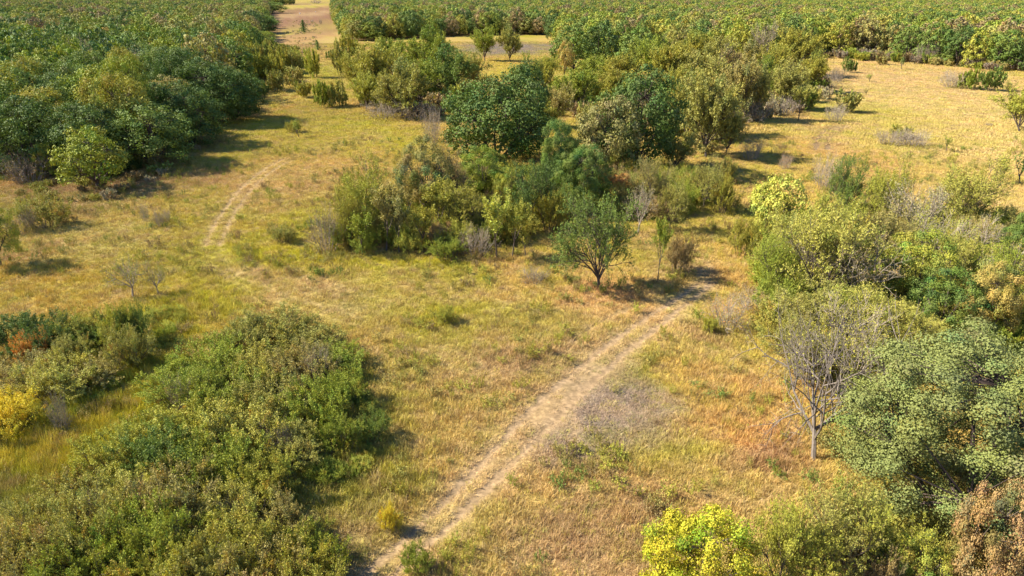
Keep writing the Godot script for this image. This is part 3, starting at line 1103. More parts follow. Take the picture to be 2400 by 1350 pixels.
	plant("small_oak", "lime", Vector3(23.12, 0, -57.69), 6.09, 5.05, "oak_tree", "pale lime topped tree at the upper left corner of the right thicket", "oak tree", "trees of the right thicket")
	front_trees.append(Vector2(23.1, -57.7))
	plant("airy_tree", "green", Vector3(31.61, 0, -62.52), 6.66, 4.41, "elm_tree", "green spindly tree standing tall at the back of the right thicket", "elm tree", "trees of the right thicket")
	front_trees.append(Vector2(31.6, -62.5))
	plant("airy_tree", "ygreen", Vector3(34.50, 0, -60.02), 6.85, 4.64, "elm_tree", "yellow green tree right of the spindly one", "elm tree", "trees of the right thicket")
	front_trees.append(Vector2(34.5, -60.0))
	plant("sparse_tree", "grey", Vector3(35.44, 0, -56.59), 6.01, 5.51, "sparse_tree", "grey nearly bare tree in the middle of the right thicket back row", "tree", "trees of the right thicket")
	front_trees.append(Vector2(35.4, -56.6))
	plant("airy_tree", "scrub", Vector3(42.61, 0, -61.25), 6.68, 7.09, "elm_tree", "wide feathery olive elm at the back right of the thicket", "elm tree", "trees of the right thicket")
	front_trees.append(Vector2(42.6, -61.2))
	plant("slim_sapling", "ygreen", Vector3(58.45, 0, -78.86), 3.42, 2.46, "sapling", "small yellow green sapling in the meadow behind the right thicket", "sapling", "trees of the right thicket")
	front_trees.append(Vector2(58.5, -78.9))
	plant("slim_sapling", "green", Vector3(60.48, 0, -78.86), 3.57, 2.21, "sapling", "small green sapling at the right edge behind the thicket", "sapling", "trees of the right thicket")
	front_trees.append(Vector2(60.5, -78.9))
	plant("airy_tree", "scrub", Vector3(21.73, 0, -50.20), 5.34, 4.98, "elm_tree", "olive elm directly below the pale lime topped tree", "elm tree", "trees of the right thicket")
	front_trees.append(Vector2(21.7, -50.2))
	plant("airy_tree", "scrubgreen", Vector3(18.97, 0, -45.70), 4.85, 4.14, "elm_tree", "bright green elm at the left edge of the right thicket", "elm tree", "trees of the right thicket")
	front_trees.append(Vector2(19.0, -45.7))
	plant("airy_tree", "scrub", Vector3(21.70, 0, -44.22), 7.06, 6.27, "elm_tree", "broad olive elm with visible pale limbs in the right thicket", "elm tree", "trees of the right thicket")
	front_trees.append(Vector2(21.7, -44.2))
	plant("sparse_tree", "brown", Vector3(23.78, 0, -43.38), 5.82, 5.88, "sparse_tree", "brown leaved tree with forked pale limbs in the right thicket", "tree", "trees of the right thicket")
	front_trees.append(Vector2(23.8, -43.4))
	plant("airy_tree", "ygreen", Vector3(25.57, 0, -52.03), 5.83, 5.47, "elm_tree", "golden olive elm behind the broad olive elm", "elm tree", "trees of the right thicket")
	front_trees.append(Vector2(25.6, -52.0))
	plant("leafy_tree", "ygreen", Vector3(28.24, 0, -43.52), 5.77, 5.15, "leafy_tree", "yellow leafy tree right of the forked pale limbs", "tree", "trees of the right thicket")
	front_trees.append(Vector2(28.2, -43.5))
	plant("leafy_tree", "green", Vector3(28.16, 0, -39.94), 4.59, 4.53, "leafy_tree", "green leafy tree under the yellow leafy tree", "tree", "trees of the right thicket")
	front_trees.append(Vector2(28.2, -39.9))
	plant("airy_tree", "khaki", Vector3(29.88, 0, -51.10), 5.06, 4.72, "elm_tree", "khaki elm between grey bare tree and forked pale limbs", "elm tree", "trees of the right thicket")
	front_trees.append(Vector2(29.9, -51.1))
	plant("sparse_tree", "khaki", Vector3(38.33, 0, -52.99), 4.48, 4.52, "sparse_tree", "leaning tree with bleached bare limbs near the right edge", "tree", "trees of the right thicket")
	front_trees.append(Vector2(38.3, -53.0))
	plant("leafy_tree", "green", Vector3(41.17, 0, -51.10), 5.06, 3.71, "leafy_tree", "dark green leafy tree at the right edge behind the thicket trees", "tree", "trees of the right thicket")
	front_trees.append(Vector2(41.2, -51.1))
	plant("airy_tree", "scrubgreen", Vector3(35.63, 0, -44.58), 4.30, 3.61, "elm_tree", "green elm at the right edge of the thicket, below the leafy one", "elm tree", "trees of the right thicket")
	front_trees.append(Vector2(35.6, -44.6))
	plant("leafy_tree", "gold", Vector3(30.48, 0, -39.34), 5.27, 3.53, "leafy_tree", "gold leaved tree with pale stems above the big pale oak", "tree", "trees of the right thicket")
	front_trees.append(Vector2(30.5, -39.3))
	plant("airy_tree", "scrub", Vector3(33.74, 0, -47.66), 4.16, 3.81, "elm_tree", "olive elm between the yellow leafy tree and the bleached limbs", "elm tree", "trees of the right thicket")
	front_trees.append(Vector2(33.7, -47.7))
	plant("airy_tree", "greyg", Vector3(18.94, 0, -38.47), 3.91, 5.06, "elm_tree", "grey green elm at the front left of the right thicket", "elm tree", "trees of the right thicket")
	front_trees.append(Vector2(18.9, -38.5))
	plant("airy_tree", "scrub", Vector3(22.66, 0, -37.62), 3.85, 4.45, "elm_tree", "olive elm in front of the forked pale limbs", "elm tree", "trees of the right thicket")
	front_trees.append(Vector2(22.7, -37.6))
	plant("airy_tree", "pale", Vector3(16.45, 0, -34.06), 3.90, 3.63, "elm_tree", "pale washed green elm at the grass edge behind the nearly leafless grey tree", "elm tree", "trees of the right thicket")
	front_trees.append(Vector2(16.4, -34.1))
	plant("airy_tree", "scrubgreen", Vector3(32.99, 0, -39.34), 3.67, 2.71, "elm_tree", "moss green elm touching the right edge above the oak", "elm tree", "trees of the right thicket")
	front_trees.append(Vector2(33.0, -39.3))
	plant("stem_tree", "ygreen", Vector3(26.57, 0, -43.52), 4.38, 1.77, "young_tree", "slim tree with yellow leaves and dark stem in the right thicket", "tree", "trees of the right thicket")
	front_trees.append(Vector2(26.6, -43.5))
	plant("airy_tree", "scrub", Vector3(23.97, 0, -36.03), 3.47, 3.54, "elm_tree", "olive elm peeping out above the top of the big pale oak", "elm tree", "trees of the right thicket")
	front_trees.append(Vector2(24.0, -36.0))
	plant("bare_bush", "rust", Vector3(14.51, 0, -41.18), 2.54, 3.38, "bare_shrub", "rusty dry shrub at the track side left of the right thicket", "shrub", "trees of the right thicket")
	front_trees.append(Vector2(14.5, -41.2))
	plant("bare_bush", "brown", Vector3(17.12, 0, -43.87), 1.67, 2.97, "bare_shrub", "brown dry shrub between track and right thicket", "shrub", "trees of the right thicket")
	front_trees.append(Vector2(17.1, -43.9))
	plant("thicket", "ygreen", Vector3(13.33, 0, -40.55), 1.12, 1.11, "thicket_shrub", "small green plant beside the rusty dry shrub", "shrub", "trees of the right thicket")
	front_trees.append(Vector2(13.3, -40.6))
	plant("thicket", "olive", Vector3(19.97, 0, -55.00), 3.10, 2.87, "thicket_shrub", "thin olive shrub left of the pale lime topped tree", "shrub", "trees of the right thicket")
	front_trees.append(Vector2(20.0, -55.0))
	plant("bare_bush", "grey", Vector3(36.40, 0, -77.33), 4.01, 3.87, "bare_shrub", "grey haze of bare twigs behind the green spindly tree", "shrub", "trees of the right thicket")
	front_trees.append(Vector2(36.4, -77.3))
	plant("sparse_tree", "ygreen", Vector3(33.02, 0, -50.20), 5.34, 4.98, "sparse_tree", "open yellow green tree with pale limbs in the right thicket centre", "tree", "trees of the right thicket")
	front_trees.append(Vector2(33.0, -50.2))
	plant("sparse_tree", "olive", Vector3(21.96, 0, -46.86), 5.10, 4.07, "sparse_tree", "open olive tree with pale limbs before the broad olive elm", "tree", "trees of the right thicket")
	front_trees.append(Vector2(22.0, -46.9))
	plant("sparse_tree", "olive", Vector3(19.80, 0, -36.03), 4.58, 4.80, "sparse_tree", "open tree with pale trailing limbs at the thicket front", "tree", "trees of the right thicket")
	front_trees.append(Vector2(19.8, -36.0))
	plant("sparse_tree", "gold", Vector3(35.98, 0, -46.08), 4.39, 4.32, "sparse_tree", "open gold leaved tree with pale limbs at the right edge", "tree", "trees of the right thicket")
	front_trees.append(Vector2(36.0, -46.1))
	plant("mid_oak", "dark", Vector3(-1.93, 0, -86.72), 10.81, 13.13, "oak_tree", "large dark green oak, left of the two big oaks over the thicket", "oak tree", "trees of the middle thicket")
	front_trees.append(Vector2(-1.9, -86.7))
	plant("mid_oak", "dark", Vector3(1.32, 0, -95.01), 11.87, 7.57, "oak_tree", "dark round topped oak half hidden behind the left big oak", "oak tree", "trees of the middle thicket")
	front_trees.append(Vector2(1.3, -95.0))
	plant("mid_oak", "dark", Vector3(15.95, 0, -85.58), 11.74, 11.39, "oak_tree", "large dark green oak, right of the two big oaks over the thicket", "oak tree", "trees of the middle thicket")
	front_trees.append(Vector2(15.9, -85.6))
	plant("mid_oak", "pale", Vector3(11.95, 0, -82.94), 9.15, 8.50, "oak_tree", "greyish brown tinged oak leaning before the right big oak", "oak tree", "trees of the middle thicket")
	front_trees.append(Vector2(11.9, -82.9))
	plant("airy_tree", "ygreen", Vector3(-13.60, 0, -61.25), 6.56, 5.91, "elm_tree", "bright olive tree at the upper left of the middle thicket", "elm tree", "trees of the middle thicket")
	front_trees.append(Vector2(-13.6, -61.2))
	plant("leafy_tree", "khaki", Vector3(-8.07, 0, -64.51), 7.96, 5.56, "leafy_tree", "tall pale yellow tree below the left big oak", "tree", "trees of the middle thicket")
	front_trees.append(Vector2(-8.1, -64.5))
	plant("airy_tree", "brown", Vector3(-6.61, 0, -67.34), 5.77, 4.71, "elm_tree", "brownish tree leaning right of the tall pale yellow tree", "elm tree", "trees of the middle thicket")
	front_trees.append(Vector2(-6.6, -67.3))
	plant("stem_tree", "olive", Vector3(-6.92, 0, -59.42), 5.25, 4.03, "young_tree", "tree with straight dark trunk in the centre of the middle thicket", "tree", "trees of the middle thicket")
	front_trees.append(Vector2(-6.9, -59.4))
	plant("stem_tree", "khaki", Vector3(-11.09, 0, -56.05), 5.78, 3.65, "young_tree", "slim grey stemmed tree at the front left of the middle thicket", "tree", "trees of the middle thicket")
	front_trees.append(Vector2(-11.1, -56.0))
	plant("stem_tree", "pale", Vector3(-9.88, 0, -55.52), 4.81, 2.53, "young_tree", "slim grey stemmed tree right beside its taller twin", "tree", "trees of the middle thicket")
	front_trees.append(Vector2(-9.9, -55.5))
	plant("stem_tree", "lime", Vector3(-1.28, 0, -54.48), 5.48, 2.85, "young_tree", "grey stemmed tree with pale yellow leaves at the thicket front", "tree", "trees of the middle thicket")
	front_trees.append(Vector2(-1.3, -54.5))
	plant("stem_tree", "ygreen", Vector3(0.00, 0, -54.79), 4.66, 2.86, "young_tree", "yellow leaved slim tree right of the pale leaved one", "tree", "trees of the middle thicket")
	front_trees.append(Vector2(0.0, -54.8))
	plant("airy_tree", "olive", Vector3(-4.35, 0, -59.42), 4.86, 4.60, "elm_tree", "olive tree filling the gap between dark trunk and grey stems", "elm tree", "trees of the middle thicket")
	front_trees.append(Vector2(-4.3, -59.4))
	plant("airy_tree", "dark", Vector3(2.08, 0, -63.17), 6.31, 6.07, "elm_tree", "dark olive tree at the right centre of the middle thicket", "elm tree", "trees of the middle thicket")
	front_trees.append(Vector2(2.1, -63.2))
	plant("leafy_tree", "ygreen", Vector3(-0.22, 0, -67.34), 4.47, 2.99, "leafy_tree", "yellow green bush crown glowing at the thicket centre", "tree", "trees of the middle thicket")
	front_trees.append(Vector2(-0.2, -67.3))
	plant("leafy_tree", "moss", Vector3(-3.28, 0, -72.03), 5.63, 5.45, "leafy_tree", "moss green tree under the left big oak", "tree", "trees of the middle thicket")
	front_trees.append(Vector2(-3.3, -72.0))
	plant("leafy_tree", "green", Vector3(7.28, 0, -67.34), 6.63, 5.56, "leafy_tree", "dense green tree between the two big oaks, at their foot", "tree", "trees of the middle thicket")
	front_trees.append(Vector2(7.3, -67.3))
	plant("leafy_tree", "green", Vector3(5.05, 0, -70.41), 8.60, 4.45, "leafy_tree", "green tree rising in the gap between the two big oaks", "tree", "trees of the middle thicket")
	front_trees.append(Vector2(5.0, -70.4))
	plant("leafy_tree", "rust", Vector3(9.21, 0, -70.73), 3.74, 3.80, "leafy_tree", "rust orange shrubby tree below the right big oak", "tree", "trees of the middle thicket")
	front_trees.append(Vector2(9.2, -70.7))
	plant("airy_tree", "khaki", Vector3(14.11, 0, -67.34), 5.56, 4.28, "elm_tree", "yellow brown tree right of the rust orange one", "elm tree", "trees of the middle thicket")
	front_trees.append(Vector2(14.1, -67.3))
	plant("airy_tree", "greyg", Vector3(20.43, 0, -69.62), 4.90, 4.18, "elm_tree", "olive shrubby tree at the right end of the middle thicket", "elm tree", "trees of the middle thicket")
	front_trees.append(Vector2(20.4, -69.6))
	plant("airy_tree", "green", Vector3(6.79, 0, -48.32), 7.24, 6.68, "elm_tree", "broad feathery green tree standing alone before the middle thicket", "elm tree", "trees of the middle thicket")
	front_trees.append(Vector2(6.8, -48.3))
	plant("airy_tree", "moss", Vector3(5.53, 0, -61.87), 4.20, 3.57, "elm_tree", "moss green tree left behind the lone feathery tree", "elm tree", "trees of the middle thicket")
	front_trees.append(Vector2(5.5, -61.9))
	plant("stem_tree", "moss", Vector3(11.50, 0, -49.33), 4.94, 1.80, "young_tree", "thin young tree with dark trunk right of the lone feathery tree", "tree", "trees of the middle thicket")
	front_trees.append(Vector2(11.5, -49.3))
	plant("sparse_tree", "grey", Vector3(11.97, 0, -61.25), 4.37, 3.35, "sparse_tree", "white barked bare tree behind the lone feathery tree", "tree", "trees of the middle thicket")
	front_trees.append(Vector2(12.0, -61.2))
	plant("airy_tree", "greyg", Vector3(15.15, 0, -61.87), 5.01, 3.18, "elm_tree", "grey green tree right of the white barked bare tree", "elm tree", "trees of the middle thicket")
	front_trees.append(Vector2(15.2, -61.9))
	plant("bare_bush", "brown", Vector3(-16.35, 0, -56.05), 4.28, 3.10, "bare_shrub", "greyish brown shrub at the left tip of the middle thicket", "shrub", "trees of the middle thicket")
	front_trees.append(Vector2(-16.4, -56.0))
	plant("airy_tree", "olive", Vector3(-14.52, 0, -57.14), 5.11, 3.34, "elm_tree", "olive tree at the left tip of the middle thicket", "elm tree", "trees of the middle thicket")
	front_trees.append(Vector2(-14.5, -57.1))
	plant("thicket", "moss", Vector3(-5.64, 0, -53.98), 1.73, 3.00, "thicket_shrub", "low green bush at the front of the middle thicket", "shrub", "trees of the middle thicket")
	front_trees.append(Vector2(-5.6, -54.0))
	plant("bare_bush", "brown", Vector3(-3.14, 0, -55.00), 2.72, 3.23, "bare_shrub", "brown dry shrub right of the low green bush", "shrub", "trees of the middle thicket")
	front_trees.append(Vector2(-3.1, -55.0))
	plant("stem_tree", "olive", Vector3(-8.06, 0, -55.83), 3.97, 2.54, "young_tree", "thin olive sapling tree left of the dark trunk", "tree", "trees of the middle thicket")
	front_trees.append(Vector2(-8.1, -55.8))
	plant("stem_tree", "moss", Vector3(-12.99, 0, -55.20), 3.79, 2.52, "young_tree", "thin green sapling tree at the front left of the middle thicket", "tree", "trees of the middle thicket")
	front_trees.append(Vector2(-13.0, -55.2))
	plant("slim_sapling", "olive", Vector3(1.22, 0, -55.00), 2.53, 1.08, "sapling", "thin sapling standing before the right centre of the thicket", "sapling", "trees of the middle thicket")
	front_trees.append(Vector2(1.2, -55.0))
	plant("thicket", "olive", Vector3(3.69, 0, -61.87), 3.79, 3.97, "thicket_shrub", "olive shrub in the dark gap right of the thicket centre", "shrub", "trees of the middle thicket")
	front_trees.append(Vector2(3.7, -61.9))
	plant("thicket", "greyg", Vector3(-20.86, 0, -58.49), 1.43, 2.46, "thicket_shrub", "low grey shrub alone in the bright green grass", "shrub", "trees of the middle thicket")
	front_trees.append(Vector2(-20.9, -58.5))
	plant("bare_bush", "khaki", Vector3(1.69, 0, -49.33), 1.16, 2.62, "bare_shrub", "pale dry brush in the grass before the lone feathery tree", "shrub", "trees of the middle thicket")
	front_trees.append(Vector2(1.7, -49.3))
	plant("airy_tree", "khaki", Vector3(-10.58, 0, -67.34), 4.47, 3.85, "elm_tree", "khaki tree left under the tall pale yellow tree", "elm tree", "trees of the middle thicket")
	front_trees.append(Vector2(-10.6, -67.3))
	plant("thicket", "brown", Vector3(13.55, 0, -51.10), 2.94, 2.36, "thicket_shrub", "brown shrub beside the track behind the thin young tree", "shrub", "trees of the middle thicket")
	front_trees.append(Vector2(13.5, -51.1))
	plant("thicket", "olive", Vector3(21.61, 0, -67.34), 3.60, 2.57, "thicket_shrub", "olive shrub beyond the track, right of the thicket end", "shrub", "trees of the middle thicket")
	front_trees.append(Vector2(21.6, -67.3))
	plant("leafy_tree", "rust", Vector3(11.67, 0, -71.21), 3.16, 2.92, "leafy_tree", "small rust orange tree right beside the larger rust orange one", "tree", "trees of the middle thicket")
	front_trees.append(Vector2(11.7, -71.2))
	plant("far_airy", "olive", Vector3(-28.35, 0, -146.97), 10.63, 10.04, "elm_tree", "olive elm at the left front of the upper thicket", "elm tree", "trees of the upper thicket")
	front_trees.append(Vector2(-28.3, -147.0))
	plant("far_airy", "moss", Vector3(-21.31, 0, -180.49), 11.78, 12.19, "elm_tree", "domed elm at the back of the upper thicket", "elm tree", "trees of the upper thicket")
	front_trees.append(Vector2(-21.3, -180.5))
	plant("far_airy", "greyg", Vector3(-20.43, 0, -127.16), 9.14, 9.15, "elm_tree", "grey green elm at the front of the upper thicket", "elm tree", "trees of the upper thicket")
	front_trees.append(Vector2(-20.4, -127.2))
	plant("far_airy", "green", Vector3(-13.52, 0, -145.15), 9.94, 10.35, "elm_tree", "mid green elm right of the grey green one in front", "elm tree", "trees of the upper thicket")
	front_trees.append(Vector2(-13.5, -145.2))
	plant("far_airy", "moss", Vector3(-18.41, 0, -139.39), 8.00, 8.31, "elm_tree", "moss green elm between the grey green and mid green elms", "elm tree", "trees of the upper thicket")
	front_trees.append(Vector2(-18.4, -139.4))
	plant("far_airy", "ygreen", Vector3(-28.23, 0, -134.04), 6.57, 6.00, "elm_tree", "yellow green tree at the left front of the upper thicket", "elm tree", "trees of the upper thicket")
	front_trees.append(Vector2(-28.2, -134.0))
	plant("far_airy", "moss", Vector3(-9.21, 0, -236.80), 9.29, 7.70, "elm_tree", "lone round elm before the grey pond", "elm tree", "trees of the upper thicket")
	front_trees.append(Vector2(-9.2, -236.8))
	plant("far_airy", "greyg", Vector3(-0.42, 0, -233.80), 9.95, 7.33, "elm_tree", "thin grey feathery tree beside the lone round elm", "elm tree", "trees of the upper thicket")
	front_trees.append(Vector2(-0.4, -233.8))
	plant("far_shrub", "lime", Vector3(-12.65, 0, -137.20), 3.59, 5.73, "green_shrub", "lime green bush behind the left big oak", "shrub", "trees of the upper thicket")
	front_trees.append(Vector2(-12.7, -137.2))
	plant("bare_bush", "purple", Vector3(-11.95, 0, -102.94), 5.24, 3.76, "bare_shrub", "purple grey leafless shrub left of the left big oak", "shrub", "trees of the upper thicket")
	front_trees.append(Vector2(-12.0, -102.9))
	plant("bare_bush", "purple", Vector3(-23.33, 0, -125.77), 3.03, 9.05, "bare_shrub", "row of grey leafless brush under the upper thicket, left", "shrub", "trees of the upper thicket")
	front_trees.append(Vector2(-23.3, -125.8))
	plant("bare_bush", "grey", Vector3(-17.71, 0, -124.41), 3.22, 8.21, "bare_shrub", "row of grey leafless brush under the upper thicket, right", "shrub", "trees of the upper thicket")
	front_trees.append(Vector2(-17.7, -124.4))
	plant("far_airy", "olive", Vector3(-36.13, 0, -160.28), 7.88, 6.63, "elm_tree", "olive tree at the left end of the upper thicket", "elm tree", "trees of the upper thicket")
	front_trees.append(Vector2(-36.1, -160.3))
	plant("far_airy", "moss", Vector3(-32.14, 0, -189.99), 9.18, 8.91, "elm_tree", "moss green tree at the back left of the upper thicket", "elm tree", "trees of the upper thicket")
	front_trees.append(Vector2(-32.1, -190.0))
	plant("far_airy", "greyg", Vector3(-10.71, 0, -167.82), 7.74, 6.93, "elm_tree", "grey green tree at the right back of the upper thicket", "elm tree", "trees of the upper thicket")
	front_trees.append(Vector2(-10.7, -167.8))
	plant("far_airy", "ygreen", Vector3(8.99, 0, -178.69), 5.86, 5.25, "elm_tree", "yellow green tree right of the pond meadow", "elm tree", "trees of the upper thicket")
	front_trees.append(Vector2(9.0, -178.7))
	plant("slim_sapling", "moss", Vector3(4.40, 0, -202.72), 5.78, 3.08, "sapling", "dark sapling standing in the pond meadow", "sapling", "trees of the upper thicket")
	front_trees.append(Vector2(4.4, -202.7))
	plant("far_oak", "green", Vector3(17.37, 0, -206.16), 11.49, 13.24, "oak_tree", "green oak at the right end of the pond", "oak tree", "trees of the upper thicket")
	front_trees.append(Vector2(17.4, -206.2))
	plant("far_oak", "dark", Vector3(26.24, 0, -218.49), 11.40, 12.09, "oak_tree", "dark oak right of the pond oak", "oak tree", "trees of the upper thicket")
	front_trees.append(Vector2(26.2, -218.5))
	plant("small_oak", "gold", Vector3(13.86, 0, -188.01), 8.99, 4.41, "oak_tree", "orange leaved small oak before the pond oak", "oak tree", "trees of the upper thicket")
	front_trees.append(Vector2(13.9, -188.0))
	plant("far_airy", "moss", Vector3(20.55, 0, -171.85), 6.44, 8.60, "elm_tree", "moss green elm below the dark oak near the pond", "elm tree", "trees of the upper thicket")
	front_trees.append(Vector2(20.6, -171.9))
	plant("far_airy", "moss", Vector3(11.55, 0, -129.06), 7.63, 8.11, "elm_tree", "round feathery elm between the two big oaks, behind them", "elm tree", "trees of the upper thicket")
	front_trees.append(Vector2(11.6, -129.1))
	plant("far_oak", "green", Vector3(33.29, 0, -189.99), 11.61, 11.69, "oak_tree", "green oak behind the right big oak, in the back row", "oak tree", "trees of the upper thicket")
	front_trees.append(Vector2(33.3, -190.0))
	plant("far_airy", "ygreen", Vector3(16.63, 0, -141.07), 4.59, 4.20, "elm_tree", "yellow green small tree left of the right big oak top", "elm tree", "trees of the upper thicket")
	front_trees.append(Vector2(16.6, -141.1))
	plant("far_airy", "olive", Vector3(25.94, 0, -163.97), 7.58, 8.71, "elm_tree", "olive elm peeping left above the right big oak", "elm tree", "trees of the upper thicket")
	front_trees.append(Vector2(25.9, -164.0))
	plant("far_airy", "olive", Vector3(31.77, 0, -143.96), 10.84, 8.56, "elm_tree", "olive elm right above the right big oak", "elm tree", "trees of the upper thicket")
	front_trees.append(Vector2(31.8, -144.0))
	plant("far_airy", "greyg", Vector3(37.39, 0, -138.29), 9.68, 9.48, "elm_tree", "grey green elm right of the right big oak crown", "elm tree", "trees of the upper thicket")
	front_trees.append(Vector2(37.4, -138.3))
	plant("far_airy", "greyg", Vector3(26.87, 0, -104.55), 8.84, 5.72, "elm_tree", "faded grey elm close behind the right big oak", "elm tree", "trees of the upper thicket")
	front_trees.append(Vector2(26.9, -104.5))
	plant("far_airy", "greyg", Vector3(26.76, 0, -92.87), 10.30, 7.13, "elm_tree", "tall grey olive elm right of the right big oak", "elm tree", "trees of the upper thicket")
	front_trees.append(Vector2(26.8, -92.9))
	plant("far_airy", "khaki", Vector3(38.74, 0, -121.34), 9.68, 6.93, "elm_tree", "khaki elm above the purple brush of the upper thicket", "elm tree", "trees of the upper thicket")
	front_trees.append(Vector2(38.7, -121.3))
	plant("far_airy", "olive", Vector3(75.76, 0, -189.99), 11.29, 11.13, "elm_tree", "feathery elm standing out at the right of the back row", "elm tree", "trees of the upper thicket")
	front_trees.append(Vector2(75.8, -190.0))
	plant("sparse_tree", "grey", Vector3(74.62, 0, -212.16), 12.84, 8.66, "sparse_tree", "grey leafless tree in the back row of the upper thicket", "tree", "trees of the upper thicket")
	front_trees.append(Vector2(74.6, -212.2))
	plant("far_oak", "ygreen", Vector3(69.28, 0, -218.49), 11.64, 8.91, "oak_tree", "yellow green oak left of the grey leafless tree", "oak tree", "trees of the upper thicket")
	front_trees.append(Vector2(69.3, -218.5))
	plant("far_airy", "olive", Vector3(68.36, 0, -160.28), 8.06, 7.10, "elm_tree", "olive elm at the right tip of the upper thicket", "elm tree", "trees of the upper thicket")
	front_trees.append(Vector2(68.4, -160.3))
	plant("far_airy", "greyg", Vector3(52.98, 0, -135.60), 8.36, 7.28, "elm_tree", "grey green elm at the right front of the upper thicket", "elm tree", "trees of the upper thicket")
	front_trees.append(Vector2(53.0, -135.6))
	plant("far_airy", "greyg", Vector3(42.92, 0, -122.64), 8.51, 5.53, "elm_tree", "thin grey elm on bare stems at the thicket front", "elm tree", "trees of the upper thicket")
	front_trees.append(Vector2(42.9, -122.6))
	plant("far_airy", "moss", Vector3(54.16, 0, -150.10), 7.86, 7.12, "elm_tree", "moss green elm in the right middle of the upper thicket", "elm tree", "trees of the upper thicket")
	front_trees.append(Vector2(54.2, -150.1))
	plant("far_airy", "brown", Vector3(44.98, 0, -150.10), 9.56, 7.12, "elm_tree", "brownish elm in the middle of the upper thicket", "elm tree", "trees of the upper thicket")
	front_trees.append(Vector2(45.0, -150.1))
	plant("far_shrub", "moss", Vector3(56.29, 0, -134.04), 3.68, 4.40, "green_shrub", "round green shrub at the right foot of the upper thicket", "shrub", "trees of the upper thicket")
	front_trees.append(Vector2(56.3, -134.0))
	plant("bare_bush", "purple", Vector3(42.12, 0, -121.34), 3.66, 8.03, "bare_shrub", "purple brown brush at the foot of the thin grey elm", "shrub", "trees of the upper thicket")
	front_trees.append(Vector2(42.1, -121.3))
	plant("bare_bush", "purple", Vector3(50.24, 0, -128.10), 3.46, 6.91, "bare_shrub", "purple brown brush left of the round green shrub", "shrub", "trees of the upper thicket")
	front_trees.append(Vector2(50.2, -128.1))
	plant("bare_bush", "purple", Vector3(75.49, 0, -167.82), 3.91, 5.94, "bare_shrub", "purple brush at the right tip of the upper thicket", "shrub", "trees of the upper thicket")
	front_trees.append(Vector2(75.5, -167.8))
	plant("stem_tree", "greyg", Vector3(50.40, 0, -121.34), 5.82, 3.28, "young_tree", "pale thin tree standing before the round green shrub", "tree", "trees of the upper thicket")
	front_trees.append(Vector2(50.4, -121.3))
	plant("bare_bush", "grey", Vector3(32.52, 0, -91.58), 2.89, 3.38, "bare_shrub", "small grey shrub in the meadow near the big oak shade", "shrub", "trees of the upper thicket")
	front_trees.append(Vector2(32.5, -91.6))
	plant("thicket", "greyg", Vector3(25.48, 0, -79.26), 2.67, 1.98, "thicket_shrub", "dark shrub at the edge of the big oak shade", "shrub", "trees of the upper thicket")
	front_trees.append(Vector2(25.5, -79.3))
	plant("far_airy", "olive", Vector3(5.74, 0, -143.96), 7.58, 5.99, "elm_tree", "olive elm left of the round feathery elm", "elm tree", "trees of the upper thicket")
	front_trees.append(Vector2(5.7, -144.0))
	plant("far_airy", "khaki", Vector3(7.17, 0, -115.22), 6.58, 5.56, "elm_tree", "khaki shrubby tree between the two big oaks, at mid height", "elm tree", "trees of the upper thicket")
	front_trees.append(Vector2(7.2, -115.2))
	plant("far_airy", "olive", Vector3(4.92, 0, -104.55), 5.75, 4.45, "elm_tree", "olive shrubby tree right behind the left big oak", "elm tree", "trees of the upper thicket")
	front_trees.append(Vector2(4.9, -104.5))
	plant("far_airy", "olive", Vector3(30.33, 0, -125.77), 8.19, 6.41, "elm_tree", "olive elm beside the right big oak, behind the faded grey elm", "elm tree", "trees of the upper thicket")
	front_trees.append(Vector2(30.3, -125.8))
	plant("far_airy", "khaki", Vector3(32.39, 0, -107.90), 7.82, 5.89, "elm_tree", "khaki elm before the tall grey olive elm", "elm tree", "trees of the upper thicket")
	front_trees.append(Vector2(32.4, -107.9))
	plant("far_airy", "moss", Vector3(33.39, 0, -171.85), 10.31, 9.61, "elm_tree", "moss green elm above the right big oak", "elm tree", "trees of the upper thicket")
	front_trees.append(Vector2(33.4, -171.9))
	plant("far_airy", "olive", Vector3(48.21, 0, -189.99), 10.24, 10.58, "elm_tree", "olive elm at the back, right of the right big oak", "elm tree", "trees of the upper thicket")
	front_trees.append(Vector2(48.2, -190.0))
	plant("far_airy", "greyg", Vector3(53.75, 0, -185.12), 9.49, 9.78, "elm_tree", "grey green elm at the back middle of the upper thicket", "elm tree", "trees of the upper thicket")
	front_trees.append(Vector2(53.7, -185.1))
	plant("far_airy", "khaki", Vector3(56.86, 0, -171.85), 9.35, 8.60, "elm_tree", "khaki elm under the grey leafless tree", "elm tree", "trees of the upper thicket")
	front_trees.append(Vector2(56.9, -171.9))
	plant("far_airy", "olive", Vector3(62.23, 0, -167.82), 9.15, 7.92, "elm_tree", "olive elm below the feathery elm of the back row", "elm tree", "trees of the upper thicket")
	front_trees.append(Vector2(62.2, -167.8))
	plant("far_airy", "olive", Vector3(20.40, 0, -138.29), 6.91, 6.59, "elm_tree", "olive elm low behind the gap of the big oaks", "elm tree", "trees of the upper thicket")
	front_trees.append(Vector2(20.4, -138.3))
	plant("far_airy", "greyg", Vector3(20.75, 0, -85.58), 4.34, 4.77, "elm_tree", "grey green shrubby tree at the right foot of the right big oak", "elm tree", "trees of the upper thicket")
	front_trees.append(Vector2(20.8, -85.6))
	plant("far_airy", "greyg", Vector3(30.18, 0, -95.56), 5.33, 4.10, "elm_tree", "grey green thin tree at the edge of the right meadow", "elm tree", "trees of the upper thicket")
	front_trees.append(Vector2(30.2, -95.6))
